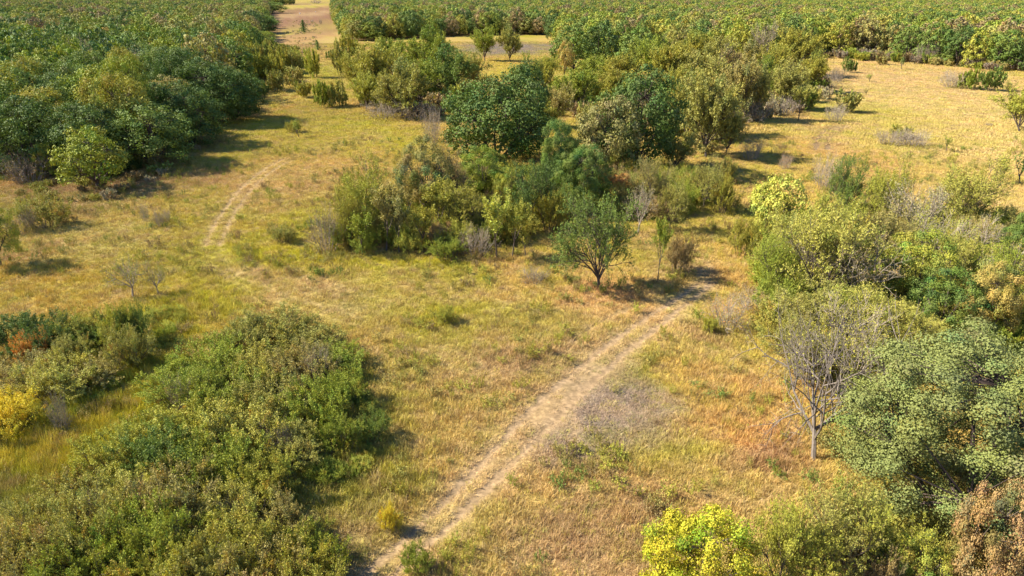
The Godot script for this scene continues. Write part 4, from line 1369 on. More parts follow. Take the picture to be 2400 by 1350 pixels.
	plant("bare_bush", "grey", Vector3(57.02, 0, -121.34), 2.94, 4.01, "bare_shrub", "grey leafless shrub in the meadow before its green neighbour", "shrub", "shrubs of the right meadow")
	front_trees.append(Vector2(57.0, -121.3))
	plant("far_shrub", "greyg", Vector3(63.65, 0, -131.50), 3.69, 4.56, "green_shrub", "grey green shrub casting shade in the middle meadow", "shrub", "shrubs of the right meadow")
	front_trees.append(Vector2(63.6, -131.5))
	plant("bare_bush", "purple", Vector3(56.71, 0, -102.00), 2.28, 4.97, "bare_shrub", "left half of the wide dark purple shrub in the meadow", "shrub", "shrubs of the right meadow")
	front_trees.append(Vector2(56.7, -102.0))
	plant("bare_bush", "purple", Vector3(59.56, 0, -100.77), 2.51, 4.92, "bare_shrub", "right half of the wide dark purple shrub in the meadow", "shrub", "shrubs of the right meadow")
	front_trees.append(Vector2(59.6, -100.8))
	plant("far_shrub", "olive", Vector3(60.64, 0, -106.20), 1.78, 3.87, "green_shrub", "olive shrub showing on top of the wide purple shrub", "shrub", "shrubs of the right meadow")
	front_trees.append(Vector2(60.6, -106.2))
	plant("slim_sapling", "moss", Vector3(62.04, 0, -96.68), 2.30, 1.54, "sapling", "thin green sapling right of the wide purple shrub", "sapling", "shrubs of the right meadow")
	front_trees.append(Vector2(62.0, -96.7))
	plant("bare_bush", "rust", Vector3(35.20, 0, -86.26), 1.93, 1.81, "bare_shrub", "small dead reddish sapling at the oak shade tip", "shrub", "shrubs of the right meadow")
	front_trees.append(Vector2(35.2, -86.3))
	plant("far_airy", "ygreen", Vector3(82.73, 0, -111.45), 6.40, 7.42, "elm_tree", "round bright green tree cut by the right edge in the meadow", "elm tree", "shrubs of the right meadow")
	front_trees.append(Vector2(82.7, -111.4))
	plant("bare_bush", "grey", Vector3(105.07, 0, -167.82), 3.91, 6.43, "bare_shrub", "grey shrub at the left end of the far meadow hedge", "shrub", "shrubs of the right meadow")
	front_trees.append(Vector2(105.1, -167.8))
	plant("far_shrub", "moss", Vector3(107.51, 0, -165.49), 4.24, 4.39, "green_shrub", "green shrub in the middle of the far meadow hedge", "shrub", "shrubs of the right meadow")
	front_trees.append(Vector2(107.5, -165.5))
	plant("far_shrub", "green", Vector3(110.60, 0, -162.47), 4.64, 4.80, "green_shrub", "green shrub at the right end of the far meadow hedge", "shrub", "shrubs of the right meadow")
	front_trees.append(Vector2(110.6, -162.5))
	plant("slim_sapling", "greyg", Vector3(107.34, 0, -151.38), 3.83, 2.69, "sapling", "thin grey sapling right of the far meadow hedge", "sapling", "shrubs of the right meadow")
	front_trees.append(Vector2(107.3, -151.4))
	plant("far_shrub", "green", Vector3(95.34, 0, -200.49), 3.68, 3.75, "green_shrub", "round green bush in the far corner of the meadow", "shrub", "shrubs of the right meadow")
	front_trees.append(Vector2(95.3, -200.5))
	plant("slim_sapling", "green", Vector3(114.68, 0, -208.52), 3.46, 2.19, "sapling", "slim green sapling before the far oak row", "sapling", "shrubs of the right meadow")
	front_trees.append(Vector2(114.7, -208.5))
	plant("slim_sapling", "moss", Vector3(90.73, 0, -178.69), 1.87, 2.10, "sapling", "low green bush alone below the far oak row", "sapling", "shrubs of the right meadow")
	front_trees.append(Vector2(90.7, -178.7))
	plant("slim_sapling", "khaki", Vector3(78.07, 0, -154.02), 1.64, 1.28, "sapling", "tiny dry sapling in the middle of the meadow", "sapling", "shrubs of the right meadow")
	front_trees.append(Vector2(78.1, -154.0))
	plant("bare_bush", "purple", Vector3(83.07, 0, -180.49), 3.34, 4.24, "bare_shrub", "purple dry bush left of the round green bush", "shrub", "shrubs of the right meadow")
	front_trees.append(Vector2(83.1, -180.5))
	plant("far_shrub", "ygreen", Vector3(115.96, 0, -236.80), 2.42, 4.68, "green_shrub", "yellow green bush under the far oak row", "shrub", "shrubs of the right meadow")
	front_trees.append(Vector2(116.0, -236.8))
	plant("far_shrub", "khaki", Vector3(115.62, 0, -222.47), 2.54, 3.63, "green_shrub", "khaki bush under the far oak row", "shrub", "shrubs of the right meadow")
	front_trees.append(Vector2(115.6, -222.5))
	plant("bare_bush", "purple", Vector3(81.02, 0, -116.80), 0.57, 1.41, "bare_shrub", "small dark brush pile left of the edge tree", "shrub", "shrubs of the right meadow")
	front_trees.append(Vector2(81.0, -116.8))
	plant("far_oak", "moss", Vector3(109.42, 0, -260.13), 11.98, 10.24, "oak_tree", "moss green oak at the left end of the far meadow row", "oak tree", "oaks of the far row behind the right meadow")
	front_trees.append(Vector2(109.4, -260.1))
	plant("far_oak", "olive", Vector3(115.15, 0, -253.02), 11.26, 10.55, "oak_tree", "olive oak second from the left in the far meadow row", "oak tree", "oaks of the far row behind the right meadow")
	front_trees.append(Vector2(115.1, -253.0))
	plant("far_oak", "khaki", Vector3(124.54, 0, -249.61), 11.67, 10.42, "oak_tree", "brown leaved oak in the left half of the far meadow row", "oak tree", "oaks of the far row behind the right meadow")
	front_trees.append(Vector2(124.5, -249.6))
	plant("far_oak", "green", Vector3(131.13, 0, -236.80), 10.33, 10.73, "oak_tree", "bright green oak in the middle of the far meadow row", "oak tree", "oaks of the far row behind the right meadow")
	front_trees.append(Vector2(131.1, -236.8))
	plant("far_oak", "green", Vector3(134.23, 0, -228.00), 11.48, 11.14, "oak_tree", "tall green oak in the middle of the far meadow row", "oak tree", "oaks of the far row behind the right meadow")
	front_trees.append(Vector2(134.2, -228.0))
	plant("far_oak", "dark", Vector3(136.46, 0, -218.49), 10.68, 9.42, "oak_tree", "dark green oak right of the tall green one", "oak tree", "oaks of the far row behind the right meadow")
	front_trees.append(Vector2(136.5, -218.5))
	plant("far_oak", "ygreen", Vector3(138.02, 0, -212.16), 9.81, 8.17, "oak_tree", "yellow tinged oak in the right half of the far meadow row", "oak tree", "oaks of the far row behind the right meadow")
	front_trees.append(Vector2(138.0, -212.2))
	plant("far_oak", "green", Vector3(143.00, 0, -207.34), 10.52, 9.93, "oak_tree", "green oak near the right end of the far meadow row", "oak tree", "oaks of the far row behind the right meadow")
	front_trees.append(Vector2(143.0, -207.3))
	plant("far_oak", "dark", Vector3(145.94, 0, -202.72), 9.18, 7.82, "oak_tree", "dark oak at the right edge of the far meadow row", "oak tree", "oaks of the far row behind the right meadow")
	front_trees.append(Vector2(145.9, -202.7))
	plant("far_oak", "khaki", Vector3(130.30, 0, -246.28), 10.18, 8.57, "oak_tree", "khaki oak between the brown and the bright green oak", "oak tree", "oaks of the far row behind the right meadow")
	front_trees.append(Vector2(130.3, -246.3))
	plant("bare_bush", "purple", Vector3(130.35, 0, -225.20), 5.61, 8.39, "bare_shrub", "purple grey leafless shrub before the far oak row", "shrub", "oaks of the far row behind the right meadow")
	front_trees.append(Vector2(130.4, -225.2))
	plant("small_oak", "moss", Vector3(-48.05, 0, -76.96), 6.74, 7.22, "oak_tree", "small round oak standing out before the left wood", "oak tree", "oaks of the left wood front")
	front_trees.append(Vector2(-48.1, -77.0))
	plant("mid_oak", "dark", Vector3(-61.31, 0, -84.64), 8.40, 10.13, "oak_tree", "dark oak at the left edge over the wood front", "oak tree", "oaks of the left wood front")
	front_trees.append(Vector2(-61.3, -84.6))
	plant("mid_oak", "olive", Vector3(-65.51, 0, -96.17), 8.40, 9.90, "oak_tree", "olive yellow oak near the left edge of the wood front", "oak tree", "oaks of the left wood front")
	front_trees.append(Vector2(-65.5, -96.2))
	plant("mid_oak", "dark", Vector3(-53.22, 0, -85.74), 7.98, 9.59, "oak_tree", "dark oak right behind the small round oak", "oak tree", "oaks of the left wood front")
	front_trees.append(Vector2(-53.2, -85.7))
	plant("mid_oak", "blue", Vector3(-64.31, 0, -117.58), 8.82, 12.43, "oak_tree", "bluish green round oak in the middle of the wood front", "oak tree", "oaks of the left wood front")
	front_trees.append(Vector2(-64.3, -117.6))
	plant("mid_oak", "green", Vector3(-46.97, 0, -87.81), 7.56, 10.53, "oak_tree", "green oak low at the right of the wood front", "oak tree", "oaks of the left wood front")
	front_trees.append(Vector2(-47.0, -87.8))
	plant("mid_oak", "khaki", Vector3(-53.91, 0, -108.29), 8.40, 9.38, "oak_tree", "rust tinged oak at the right of the wood front", "oak tree", "oaks of the left wood front")
	front_trees.append(Vector2(-53.9, -108.3))
	plant("mid_oak", "dark", Vector3(-47.43, 0, -100.69), 8.40, 9.55, "oak_tree", "dark oak at the right corner of the wood front", "oak tree", "oaks of the left wood front")
	front_trees.append(Vector2(-47.4, -100.7))
	plant("mid_oak", "dark", Vector3(-50.63, 0, -118.23), 9.97, 11.98, "oak_tree", "dark oak at the corner before the corridor", "oak tree", "oaks of the left wood front")
	front_trees.append(Vector2(-50.6, -118.2))
	plant("mid_oak", "dark", Vector3(-49.57, 0, -123.05), 8.82, 10.58, "oak_tree", "dark oak overhanging the shaded grass at the corridor", "oak tree", "oaks of the left wood front")
	front_trees.append(Vector2(-49.6, -123.1))
	plant("mid_oak", "moss", Vector3(-69.60, 0, -156.19), 9.97, 15.68, "oak_tree", "moss green oak behind the corner oaks", "oak tree", "oaks of the left wood front")
	front_trees.append(Vector2(-69.6, -156.2))
	plant("mid_oak", "ygreen", Vector3(-122.75, 0, -299.66), 10.45, 26.22, "oak_tree", "bright yellow green oak rising near the corridor", "oak tree", "oaks of the left wood front")
	front_trees.append(Vector2(-122.8, -299.7))
	plant("mid_oak", "dark", Vector3(-94.60, 0, -250.84), 9.97, 18.20, "oak_tree", "dark oak right of the bright yellow green one", "oak tree", "oaks of the left wood front")
	front_trees.append(Vector2(-94.6, -250.8))
	plant("mid_oak", "blue", Vector3(-71.94, 0, -144.66), 9.97, 14.56, "oak_tree", "bluish oak behind the rust tinged one", "oak tree", "oaks of the left wood front")
	front_trees.append(Vector2(-71.9, -144.7))
	plant("mid_oak", "green", Vector3(-87.06, 0, -162.65), 9.97, 15.06, "oak_tree", "green oak behind the bluish round oak", "oak tree", "oaks of the left wood front")
	front_trees.append(Vector2(-87.1, -162.7))
	plant("mid_oak", "gold", Vector3(-133.16, 0, -238.90), 9.97, 12.78, "oak_tree", "orange topped oak deep in the left wood", "oak tree", "oaks of the left wood front")
	front_trees.append(Vector2(-133.2, -238.9))
	plant("mid_oak", "moss", Vector3(-81.51, 0, -139.50), 9.97, 14.60, "oak_tree", "moss green oak left of the bluish round oak", "oak tree", "oaks of the left wood front")
	front_trees.append(Vector2(-81.5, -139.5))
	plant("mid_oak", "green", Vector3(-74.46, 0, -118.23), 9.97, 12.91, "oak_tree", "green oak in the second row of the wood front", "oak tree", "oaks of the left wood front")
	front_trees.append(Vector2(-74.5, -118.2))
	plant("mid_oak", "blue", Vector3(-80.84, 0, -118.23), 9.97, 12.91, "oak_tree", "bluish green oak in the second row near the left edge", "oak tree", "oaks of the left wood front")
	front_trees.append(Vector2(-80.8, -118.2))
	plant("mid_oak", "ygreen", Vector3(-188.79, 0, -274.18), 10.45, 25.07, "oak_tree", "yellow green oak at the upper left edge", "oak tree", "oaks of the left wood front")
	front_trees.append(Vector2(-188.8, -274.2))
	plant("mid_oak", "green", Vector3(-66.10, 0, -100.69), 8.40, 10.34, "oak_tree", "green oak between the olive yellow and dark front oaks", "oak tree", "oaks of the left wood front")
	front_trees.append(Vector2(-66.1, -100.7))
	plant("mid_oak", "green", Vector3(-140.28, 0, -397.70), 10.45, 25.62, "oak_tree", "green oak beside the upper corridor", "oak tree", "oaks of the left wood front")
	front_trees.append(Vector2(-140.3, -397.7))
	plant("mid_oak", "green", Vector3(-260.29, 0, -774.07), 10.45, 40.84, "oak_tree", "green oak at the top beside the corridor", "oak tree", "oaks of the left wood front")
	front_trees.append(Vector2(-260.3, -774.1))
	plant("mid_oak", "moss", Vector3(-92.69, 0, -262.20), 7.60, 14.06, "oak_tree", "moss green tree at the wood corner above the corridor shrubs", "oak tree", "oaks of the left wood front")
	front_trees.append(Vector2(-92.7, -262.2))
	plant("leafy_tree", "ygreen", Vector3(-56.94, 0, -82.31), 3.95, 3.07, "leafy_tree", "yellow green young tree under the left wood edge", "tree", "oaks of the left wood front")
	front_trees.append(Vector2(-56.9, -82.3))
	plant("leafy_tree", "gold", Vector3(-58.76, 0, -151.38), 5.49, 3.41, "leafy_tree", "orange yellow young tree at the left wood corner", "tree", "shrubs at the corridor mouth")
	front_trees.append(Vector2(-58.8, -151.4))
	plant("far_shrub", "dark", Vector3(-53.67, 0, -151.38), 2.94, 2.33, "green_shrub", "dark small bush right of the orange young tree", "shrub", "shrubs at the corridor mouth")
	front_trees.append(Vector2(-53.7, -151.4))
	plant("far_shrub", "greyg", Vector3(-71.81, 0, -202.72), 7.26, 5.69, "green_shrub", "grey green shrub first on the left of the corridor mouth", "shrub", "shrubs at the corridor mouth")
	front_trees.append(Vector2(-71.8, -202.7))
	plant("far_shrub", "greyg", Vector3(-79.39, 0, -236.80), 5.88, 6.05, "green_shrub", "grey shrub highest at the corridor mouth", "shrub", "shrubs at the corridor mouth")
	front_trees.append(Vector2(-79.4, -236.8))
	plant("far_shrub", "olive", Vector3(-64.33, 0, -198.30), 6.78, 5.10, "green_shrub", "olive shrub in the middle of the corridor mouth", "shrub", "shrubs at the corridor mouth")
	front_trees.append(Vector2(-64.3, -198.3))
	plant("far_shrub", "ygreen", Vector3(-63.79, 0, -182.31), 6.28, 5.35, "green_shrub", "yellow green shrub at the corridor mouth", "shrub", "shrubs at the corridor mouth")
	front_trees.append(Vector2(-63.8, -182.3))
	plant("far_shrub", "olive", Vector3(-59.01, 0, -178.69), 5.86, 4.83, "green_shrub", "olive bush right of the yellow green shrub", "shrub", "shrubs at the corridor mouth")
	front_trees.append(Vector2(-59.0, -178.7))
	plant("far_shrub", "greyg", Vector3(-61.38, 0, -200.49), 5.49, 3.99, "green_shrub", "grey green thin shrub right in the corridor mouth", "shrub", "shrubs at the corridor mouth")
	front_trees.append(Vector2(-61.4, -200.5))
	plant("far_shrub", "greyg", Vector3(-53.68, 0, -159.56), 4.47, 3.96, "green_shrub", "grey green shrub below the olive bush", "shrub", "shrubs at the corridor mouth")
	front_trees.append(Vector2(-53.7, -159.6))
	plant("far_shrub", "khaki", Vector3(-52.02, 0, -167.82), 3.42, 3.96, "green_shrub", "khaki shrub below the corridor mouth", "shrub", "shrubs at the corridor mouth")
	front_trees.append(Vector2(-52.0, -167.8))
	plant("far_shrub", "ygreen", Vector3(-52.62, 0, -188.01), 6.67, 4.63, "green_shrub", "bright yellow green cedar like bush in the corridor", "shrub", "shrubs at the corridor mouth")
	front_trees.append(Vector2(-52.6, -188.0))
	plant("far_shrub", "moss", Vector3(-37.37, 0, -137.20), 4.88, 3.27, "green_shrub", "slim green young tree at the meadow top", "shrub", "shrubs at the corridor mouth")
	front_trees.append(Vector2(-37.4, -137.2))
	plant("far_shrub", "greyg", Vector3(-34.84, 0, -138.29), 4.51, 4.53, "green_shrub", "grey green shrub left of the upper thicket", "shrub", "shrubs at the corridor mouth")
	front_trees.append(Vector2(-34.8, -138.3))
	plant("far_shrub", "olive", Vector3(-44.52, 0, -150.10), 3.10, 3.56, "green_shrub", "olive low shrub under the corridor mouth", "shrub", "shrubs at the corridor mouth")
	front_trees.append(Vector2(-44.5, -150.1))
	plant("far_shrub", "greyg", Vector3(-45.34, 0, -189.99), 8.12, 5.01, "green_shrub", "grey green tree at the right side of the corridor mouth", "shrub", "shrubs at the corridor mouth")
	front_trees.append(Vector2(-45.3, -190.0))
	plant("far_shrub", "olive", Vector3(-54.83, 0, -239.88), 7.41, 6.96, "green_shrub", "olive tree below the forest corner at the corridor", "shrub", "shrubs at the corridor mouth")
	front_trees.append(Vector2(-54.8, -239.9))
	plant("cedar", "dark", Vector3(-116.68, 0, -406.52), 6.24, 5.11, "cedar_tree", "dark cedar alone in the reddish clearing", "cedar", "")
	front_trees.append(Vector2(-116.7, -406.5))
	plant("cedar", "green", Vector3(-75.75, 0, -279.69), 3.60, 2.58, "cedar_tree", "small green cedar below the lone dark one", "cedar", "")
	front_trees.append(Vector2(-75.7, -279.7))
	plant("far_shrub", "green", Vector3(-61.24, 0, -241.45), 3.01, 3.36, "green_shrub", "round green bush right below the small cedar", "shrub", "")
	front_trees.append(Vector2(-61.2, -241.5))
	plant("bare_bush", "purple", Vector3(-147.62, 0, -538.12), 2.05, 3.06, "bare_shrub", "dark brush right of the lone cedar", "shrub", "")
	front_trees.append(Vector2(-147.6, -538.1))
	plant("bare_bush", "khaki", Vector3(-133.94, 0, -509.56), 3.61, 2.61, "bare_shrub", "thin dry stub beside the forest edge in the clearing", "shrub", "")
	front_trees.append(Vector2(-133.9, -509.6))
	plant("bare_bush", "purple", Vector3(-366.30, 0, -1378.53), 7.36, 23.27, "bare_shrub", "dark heap of cut brush at the top of the clearing", "shrub", "")
	front_trees.append(Vector2(-366.3, -1378.5))
	plant("bare_bush", "purple", Vector3(-77.24, 0, -297.51), 0.67, 1.54, "bare_shrub", "tiny dark brush right of the small cedar", "shrub", "")
	front_trees.append(Vector2(-77.2, -297.5))
	rock(Vector3(-220.5, 0, -760.6), Vector3(1.6, 1.0, 1.3), "pale grey rock in the upper clearing")
	rock(Vector3(-221.2, 0, -825.2), Vector3(1.2, 0.7, 1.0), "brown rock at the right side of the clearing")
	plant("leafy_tree", "ygreen", Vector3(-42.59, 0, -52.51), 5.41, 3.79, "leafy_tree", "lime green tree cut by the left edge of the meadow", "tree", "shrubs of the left meadow")
	front_trees.append(Vector2(-42.6, -52.5))
	plant("sparse_tree", "moss", Vector3(-28.36, 0, -46.23), 3.41, 2.94, "sparse_tree", "feathery young tree in the grass above the lower thicket", "tree", "shrubs of the left meadow")
	front_trees.append(Vector2(-28.4, -46.2))
	plant("sparse_tree", "olive", Vector3(-26.74, 0, -46.86), 2.70, 1.88, "sparse_tree", "thin young tree right of the feathery young one", "tree", "shrubs of the left meadow")
	front_trees.append(Vector2(-26.7, -46.9))
	plant("bare_bush", "olive", Vector3(-36.86, 0, -65.20), 1.99, 1.00, "bare_shrub", "thin dark sapling alone in the left meadow", "shrub", "shrubs of the left meadow")
	front_trees.append(Vector2(-36.9, -65.2))
	plant("bare_bush", "grey", Vector3(-34.35, 0, -63.17), 1.73, 1.05, "bare_shrub", "thin grey sapling right of the dark one", "shrub", "shrubs of the left meadow")
	front_trees.append(Vector2(-34.4, -63.2))
	plant("bare_bush", "grey", Vector3(-34.35, 0, -64.78), 1.33, 0.74, "bare_shrub", "tiny grey sapling beside the thin grey one", "shrub", "shrubs of the left meadow")
	front_trees.append(Vector2(-34.4, -64.8))
	plant("thicket", "greyg", Vector3(-45.45, 0, -63.17), 2.67, 4.45, "thicket_shrub", "grey green shrub in the shade of the left wood", "shrub", "shrubs of the left meadow")
	front_trees.append(Vector2(-45.4, -63.2))
	plant("bare_bush", "grey", Vector3(-46.27, 0, -61.25), 2.32, 3.15, "bare_shrub", "grey dry shrub in the shade near the left edge", "shrub", "shrubs of the left meadow")
	front_trees.append(Vector2(-46.3, -61.2))
	plant("bare_bush", "brown", Vector3(-58.24, 0, -80.25), 3.36, 6.00, "bare_shrub", "brown brush under the left wood edge", "shrub", "shrubs of the left meadow")
	front_trees.append(Vector2(-58.2, -80.3))
	plant("thicket", "olive", Vector3(-35.45, 0, -111.45), 1.78, 2.70, "thicket_shrub", "small green shrub at the top of the left meadow", "shrub", "shrubs of the left meadow")
	front_trees.append(Vector2(-35.5, -111.4))
	plant("slim_sapling", "moss", Vector3(-33.40, 0, -107.21), 2.77, 1.69, "sapling", "slim sapling beside the small shrub in the left meadow", "sapling", "shrubs of the left meadow")
	front_trees.append(Vector2(-33.4, -107.2))
	plant("thicket", "greyg", Vector3(-15.56, 0, -39.04), 2.16, 4.67, "thicket_shrub", "grey green shrub at the top of the big lower thicket", "shrub", "shrubs of the lower left thicket")
	front_trees.append(Vector2(-15.6, -39.0))
	plant("thicket", "greyg", Vector3(-13.04, 0, -38.47), 1.62, 4.19, "thicket_shrub", "grey green wispy shrub at the top right of the lower thicket", "shrub", "shrubs of the lower left thicket")
	front_trees.append(Vector2(-13.0, -38.5))
	plant("thicket", "greyg", Vector3(-16.76, 0, -37.35), 2.20, 3.55, "thicket_shrub", "grey green shrub at the top left of the lower thicket", "shrub", "shrubs of the lower left thicket")
	front_trees.append(Vector2(-16.8, -37.4))
	plant("thicket", "scrubgreen", Vector3(-10.43, 0, -35.52), 1.58, 3.41, "thicket_shrub", "moss green shrub at the right end of the lower thicket top", "shrub", "shrubs of the lower left thicket")
	front_trees.append(Vector2(-10.4, -35.5))
	plant("thicket", "scrubgreen", Vector3(-17.73, 0, -34.78), 2.15, 4.39, "thicket_shrub", "moss green shrub on the upper left of the lower thicket", "shrub", "shrubs of the lower left thicket")
	front_trees.append(Vector2(-17.7, -34.8))
	plant("thicket", "scrub", Vector3(-14.78, 0, -34.30), 2.09, 4.34, "thicket_shrub", "olive shrub in the upper middle of the lower thicket", "shrub", "shrubs of the lower left thicket")
	front_trees.append(Vector2(-14.8, -34.3))
	plant("thicket", "khaki", Vector3(-12.14, 0, -33.83), 2.23, 4.04, "thicket_shrub", "khaki shrub in the upper right of the lower thicket", "shrub", "shrubs of the lower left thicket")
	front_trees.append(Vector2(-12.1, -33.8))
	plant("thicket", "scrubgreen", Vector3(-9.15, 0, -32.05), 1.93, 2.78, "thicket_shrub", "moss green shrub hanging over the right grass edge", "shrub", "shrubs of the lower left thicket")
	front_trees.append(Vector2(-9.1, -32.0))
	plant("thicket", "scrubgreen", Vector3(-18.72, 0, -32.48), 1.73, 3.67, "thicket_shrub", "moss green shrub on the left shoulder of the lower thicket", "shrub", "shrubs of the lower left thicket")
	front_trees.append(Vector2(-18.7, -32.5))
	plant("thicket", "moss", Vector3(-15.75, 0, -31.00), 2.38, 4.25, "thicket_shrub", "dark moss shrub under the moss green one", "shrub", "shrubs of the lower left thicket")
	front_trees.append(Vector2(-15.7, -31.0))
	plant("thicket", "greyg", Vector3(-12.77, 0, -30.40), 2.25, 4.18, "thicket_shrub", "wide grey green shrub in the heart of the lower thicket", "shrub", "shrubs of the lower left thicket")
	front_trees.append(Vector2(-12.8, -30.4))
	plant("thicket", "scrubgreen", Vector3(-10.23, 0, -29.82), 2.30, 3.43, "thicket_shrub", "moss green shrub right of the thicket heart", "shrub", "shrubs of the lower left thicket")
	front_trees.append(Vector2(-10.2, -29.8))
	plant("thicket", "ygreen", Vector3(-16.07, 0, -28.00), 2.28, 4.15, "thicket_shrub", "yellow green shrub left of the thicket heart", "shrub", "shrubs of the lower left thicket")
	front_trees.append(Vector2(-16.1, -28.0))
	plant("thicket", "scrub", Vector3(-13.25, 0, -27.32), 2.52, 4.07, "thicket_shrub", "olive shrub just below the thicket heart", "shrub", "shrubs of the lower left thicket")
	front_trees.append(Vector2(-13.2, -27.3))
	plant("thicket", "greyg", Vector3(-10.53, 0, -26.66), 1.77, 3.16, "thicket_shrub", "grey green shrub at the right waist of the lower thicket", "shrub", "shrubs of the lower left thicket")
	front_trees.append(Vector2(-10.5, -26.7))
	plant("thicket", "ygreen", Vector3(-18.87, 0, -26.02), 2.03, 3.31, "thicket_shrub", "yellow green shrub on the left flank of the lower thicket", "shrub", "shrubs of the lower left thicket")
	front_trees.append(Vector2(-18.9, -26.0))
	plant("thicket", "green", Vector3(-16.15, 0, -25.41), 2.59, 3.86, "thicket_shrub", "moss green shrub below the yellow green one", "shrub", "shrubs of the lower left thicket")
	front_trees.append(Vector2(-16.1, -25.4))
	plant("thicket", "moss", Vector3(-13.32, 0, -24.82), 2.42, 3.99, "thicket_shrub", "dark moss green shrub in the lower middle of the thicket", "shrub", "shrubs of the lower left thicket")
	front_trees.append(Vector2(-13.3, -24.8))
	plant("thicket", "ygreen", Vector3(-10.79, 0, -24.25), 2.25, 2.94, "thicket_shrub", "yellow green shrub at the lower right of the thicket", "shrub", "shrubs of the lower left thicket")
	front_trees.append(Vector2(-10.8, -24.2))
	plant("thicket", "greyg", Vector3(-18.86, 0, -22.90), 2.02, 3.39, "thicket_shrub", "grey green shrub on the lower left slope", "shrub", "shrubs of the lower left thicket")
	front_trees.append(Vector2(-18.9, -22.9))
	plant("thicket", "scrub", Vector3(-16.77, 0, -23.16), 1.98, 3.61, "thicket_shrub", "olive shrub below the left flank", "shrub", "shrubs of the lower left thicket")
	front_trees.append(Vector2(-16.8, -23.2))
	plant("thicket", "khaki", Vector3(-14.12, 0, -22.64), 2.56, 3.74, "thicket_shrub", "khaki shrub with rusty leaves in the lower thicket", "shrub", "shrubs of the lower left thicket")
	front_trees.append(Vector2(-14.1, -22.6))
	plant("thicket", "scrub", Vector3(-11.64, 0, -22.39), 2.09, 3.52, "thicket_shrub", "olive shrub right of the khaki rusty one", "shrub", "shrubs of the lower left thicket")
	front_trees.append(Vector2(-11.6, -22.4))
	plant("thicket", "khaki", Vector3(-9.22, 0, -21.90), 1.81, 2.55, "thicket_shrub", "khaki shrub at the lower right edge of the thicket", "shrub", "shrubs of the lower left thicket")
	front_trees.append(Vector2(-9.2, -21.9))
	plant("thicket", "greyg", Vector3(-19.13, 0, -20.73), 2.23, 3.16, "thicket_shrub", "grey green shrub near the bottom left corner", "shrub", "shrubs of the lower left thicket")
	front_trees.append(Vector2(-19.1, -20.7))
	plant("thicket", "greyg", Vector3(-16.76, 0, -20.51), 2.67, 3.48, "thicket_shrub", "grey green shrub second from the bottom left corner", "shrub", "shrubs of the lower left thicket")
	front_trees.append(Vector2(-16.8, -20.5))
	plant("thicket", "scrubgreen", Vector3(-14.43, 0, -20.29), 2.65, 3.46, "thicket_shrub", "moss green shrub near the bottom, third from the corner", "shrub", "shrubs of the lower left thicket")
	front_trees.append(Vector2(-14.4, -20.3))
	plant("thicket", "ygreen", Vector3(-12.14, 0, -20.07), 1.95, 3.43, "thicket_shrub", "yellow green shrub near the bottom, left of a bare twig bush", "shrub", "shrubs of the lower left thicket")
	front_trees.append(Vector2(-12.1, -20.1))
	plant("thicket", "olive", Vector3(-9.79, 0, -19.86), 2.48, 3.24, "thicket_shrub", "olive shrub near the bottom, right of the bare twig bush", "shrub", "shrubs of the lower left thicket")
	front_trees.append(Vector2(-9.8, -19.9))
	plant("thicket", "moss", Vector3(-7.81, 0, -19.96), 1.70, 2.57, "thicket_shrub", "moss green shrub near the bottom at the track side", "shrub", "shrubs of the lower left thicket")
	front_trees.append(Vector2(-7.8, -20.0))
	plant("thicket", "dark", Vector3(-31.44, 0, -38.47), 2.16, 4.47, "thicket_shrub", "dark green shrub at the left edge in shade", "shrub", "shrubs of the lower left thicket")
	front_trees.append(Vector2(-31.4, -38.5))
	plant("thicket", "dark", Vector3(-28.86, 0, -37.62), 2.09, 3.57, "thicket_shrub", "dark shrub second from the left edge in shade", "shrub", "shrubs of the lower left thicket")
	front_trees.append(Vector2(-28.9, -37.6))
	plant("thicket", "scrub", Vector3(-27.96, 0, -39.34), 1.87, 3.13, "thicket_shrub", "olive shrub at the top of the left edge group", "shrub", "shrubs of the lower left thicket")
	front_trees.append(Vector2(-28.0, -39.3))
	plant("thicket", "green", Vector3(-26.66, 0, -38.75), 1.60, 3.09, "thicket_shrub", "green shrub with bright leaves in the left group", "shrub", "shrubs of the lower left thicket")
	front_trees.append(Vector2(-26.7, -38.8))
	plant("thicket", "ygreen", Vector3(-25.12, 0, -38.47), 2.67, 2.24, "thicket_shrub", "shrub with yellow green vine in the left group", "shrub", "shrubs of the lower left thicket")
	front_trees.append(Vector2(-25.1, -38.5))
	plant("thicket", "green", Vector3(-24.17, 0, -38.75), 2.57, 2.25, "thicket_shrub", "green shrub at the right end of the left group", "shrub", "shrubs of the lower left thicket")
	front_trees.append(Vector2(-24.2, -38.8))
	plant("thicket", "greyg", Vector3(-23.06, 0, -35.77), 2.58, 2.90, "thicket_shrub", "grey green twiggy shrub below the left group", "shrub", "shrubs of the lower left thicket")
	front_trees.append(Vector2(-23.1, -35.8))
	plant("thicket", "khaki", Vector3(-28.13, 0, -33.83), 1.68, 3.79, "thicket_shrub", "russet tinged khaki shrub at the left edge", "shrub", "shrubs of the lower left thicket")
	front_trees.append(Vector2(-28.1, -33.8))
	plant("thicket", "scrub", Vector3(-25.46, 0, -32.70), 2.09, 4.18, "thicket_shrub", "olive shrub right of the russet one", "shrub", "shrubs of the lower left thicket")
	front_trees.append(Vector2(-25.5, -32.7))
	plant("thicket", "yellow", Vector3(-26.15, 0, -29.44), 1.84, 3.40, "thicket_shrub", "yellow leaved shrub at the left edge", "shrub", "shrubs of the lower left thicket")
	front_trees.append(Vector2(-26.2, -29.4))
	plant("thicket", "khaki", Vector3(-24.28, 0, -33.60), 1.49, 3.51, "thicket_shrub", "khaki shrub in the left group", "shrub", "shrubs of the lower left thicket")
	front_trees.append(Vector2(-24.3, -33.6))
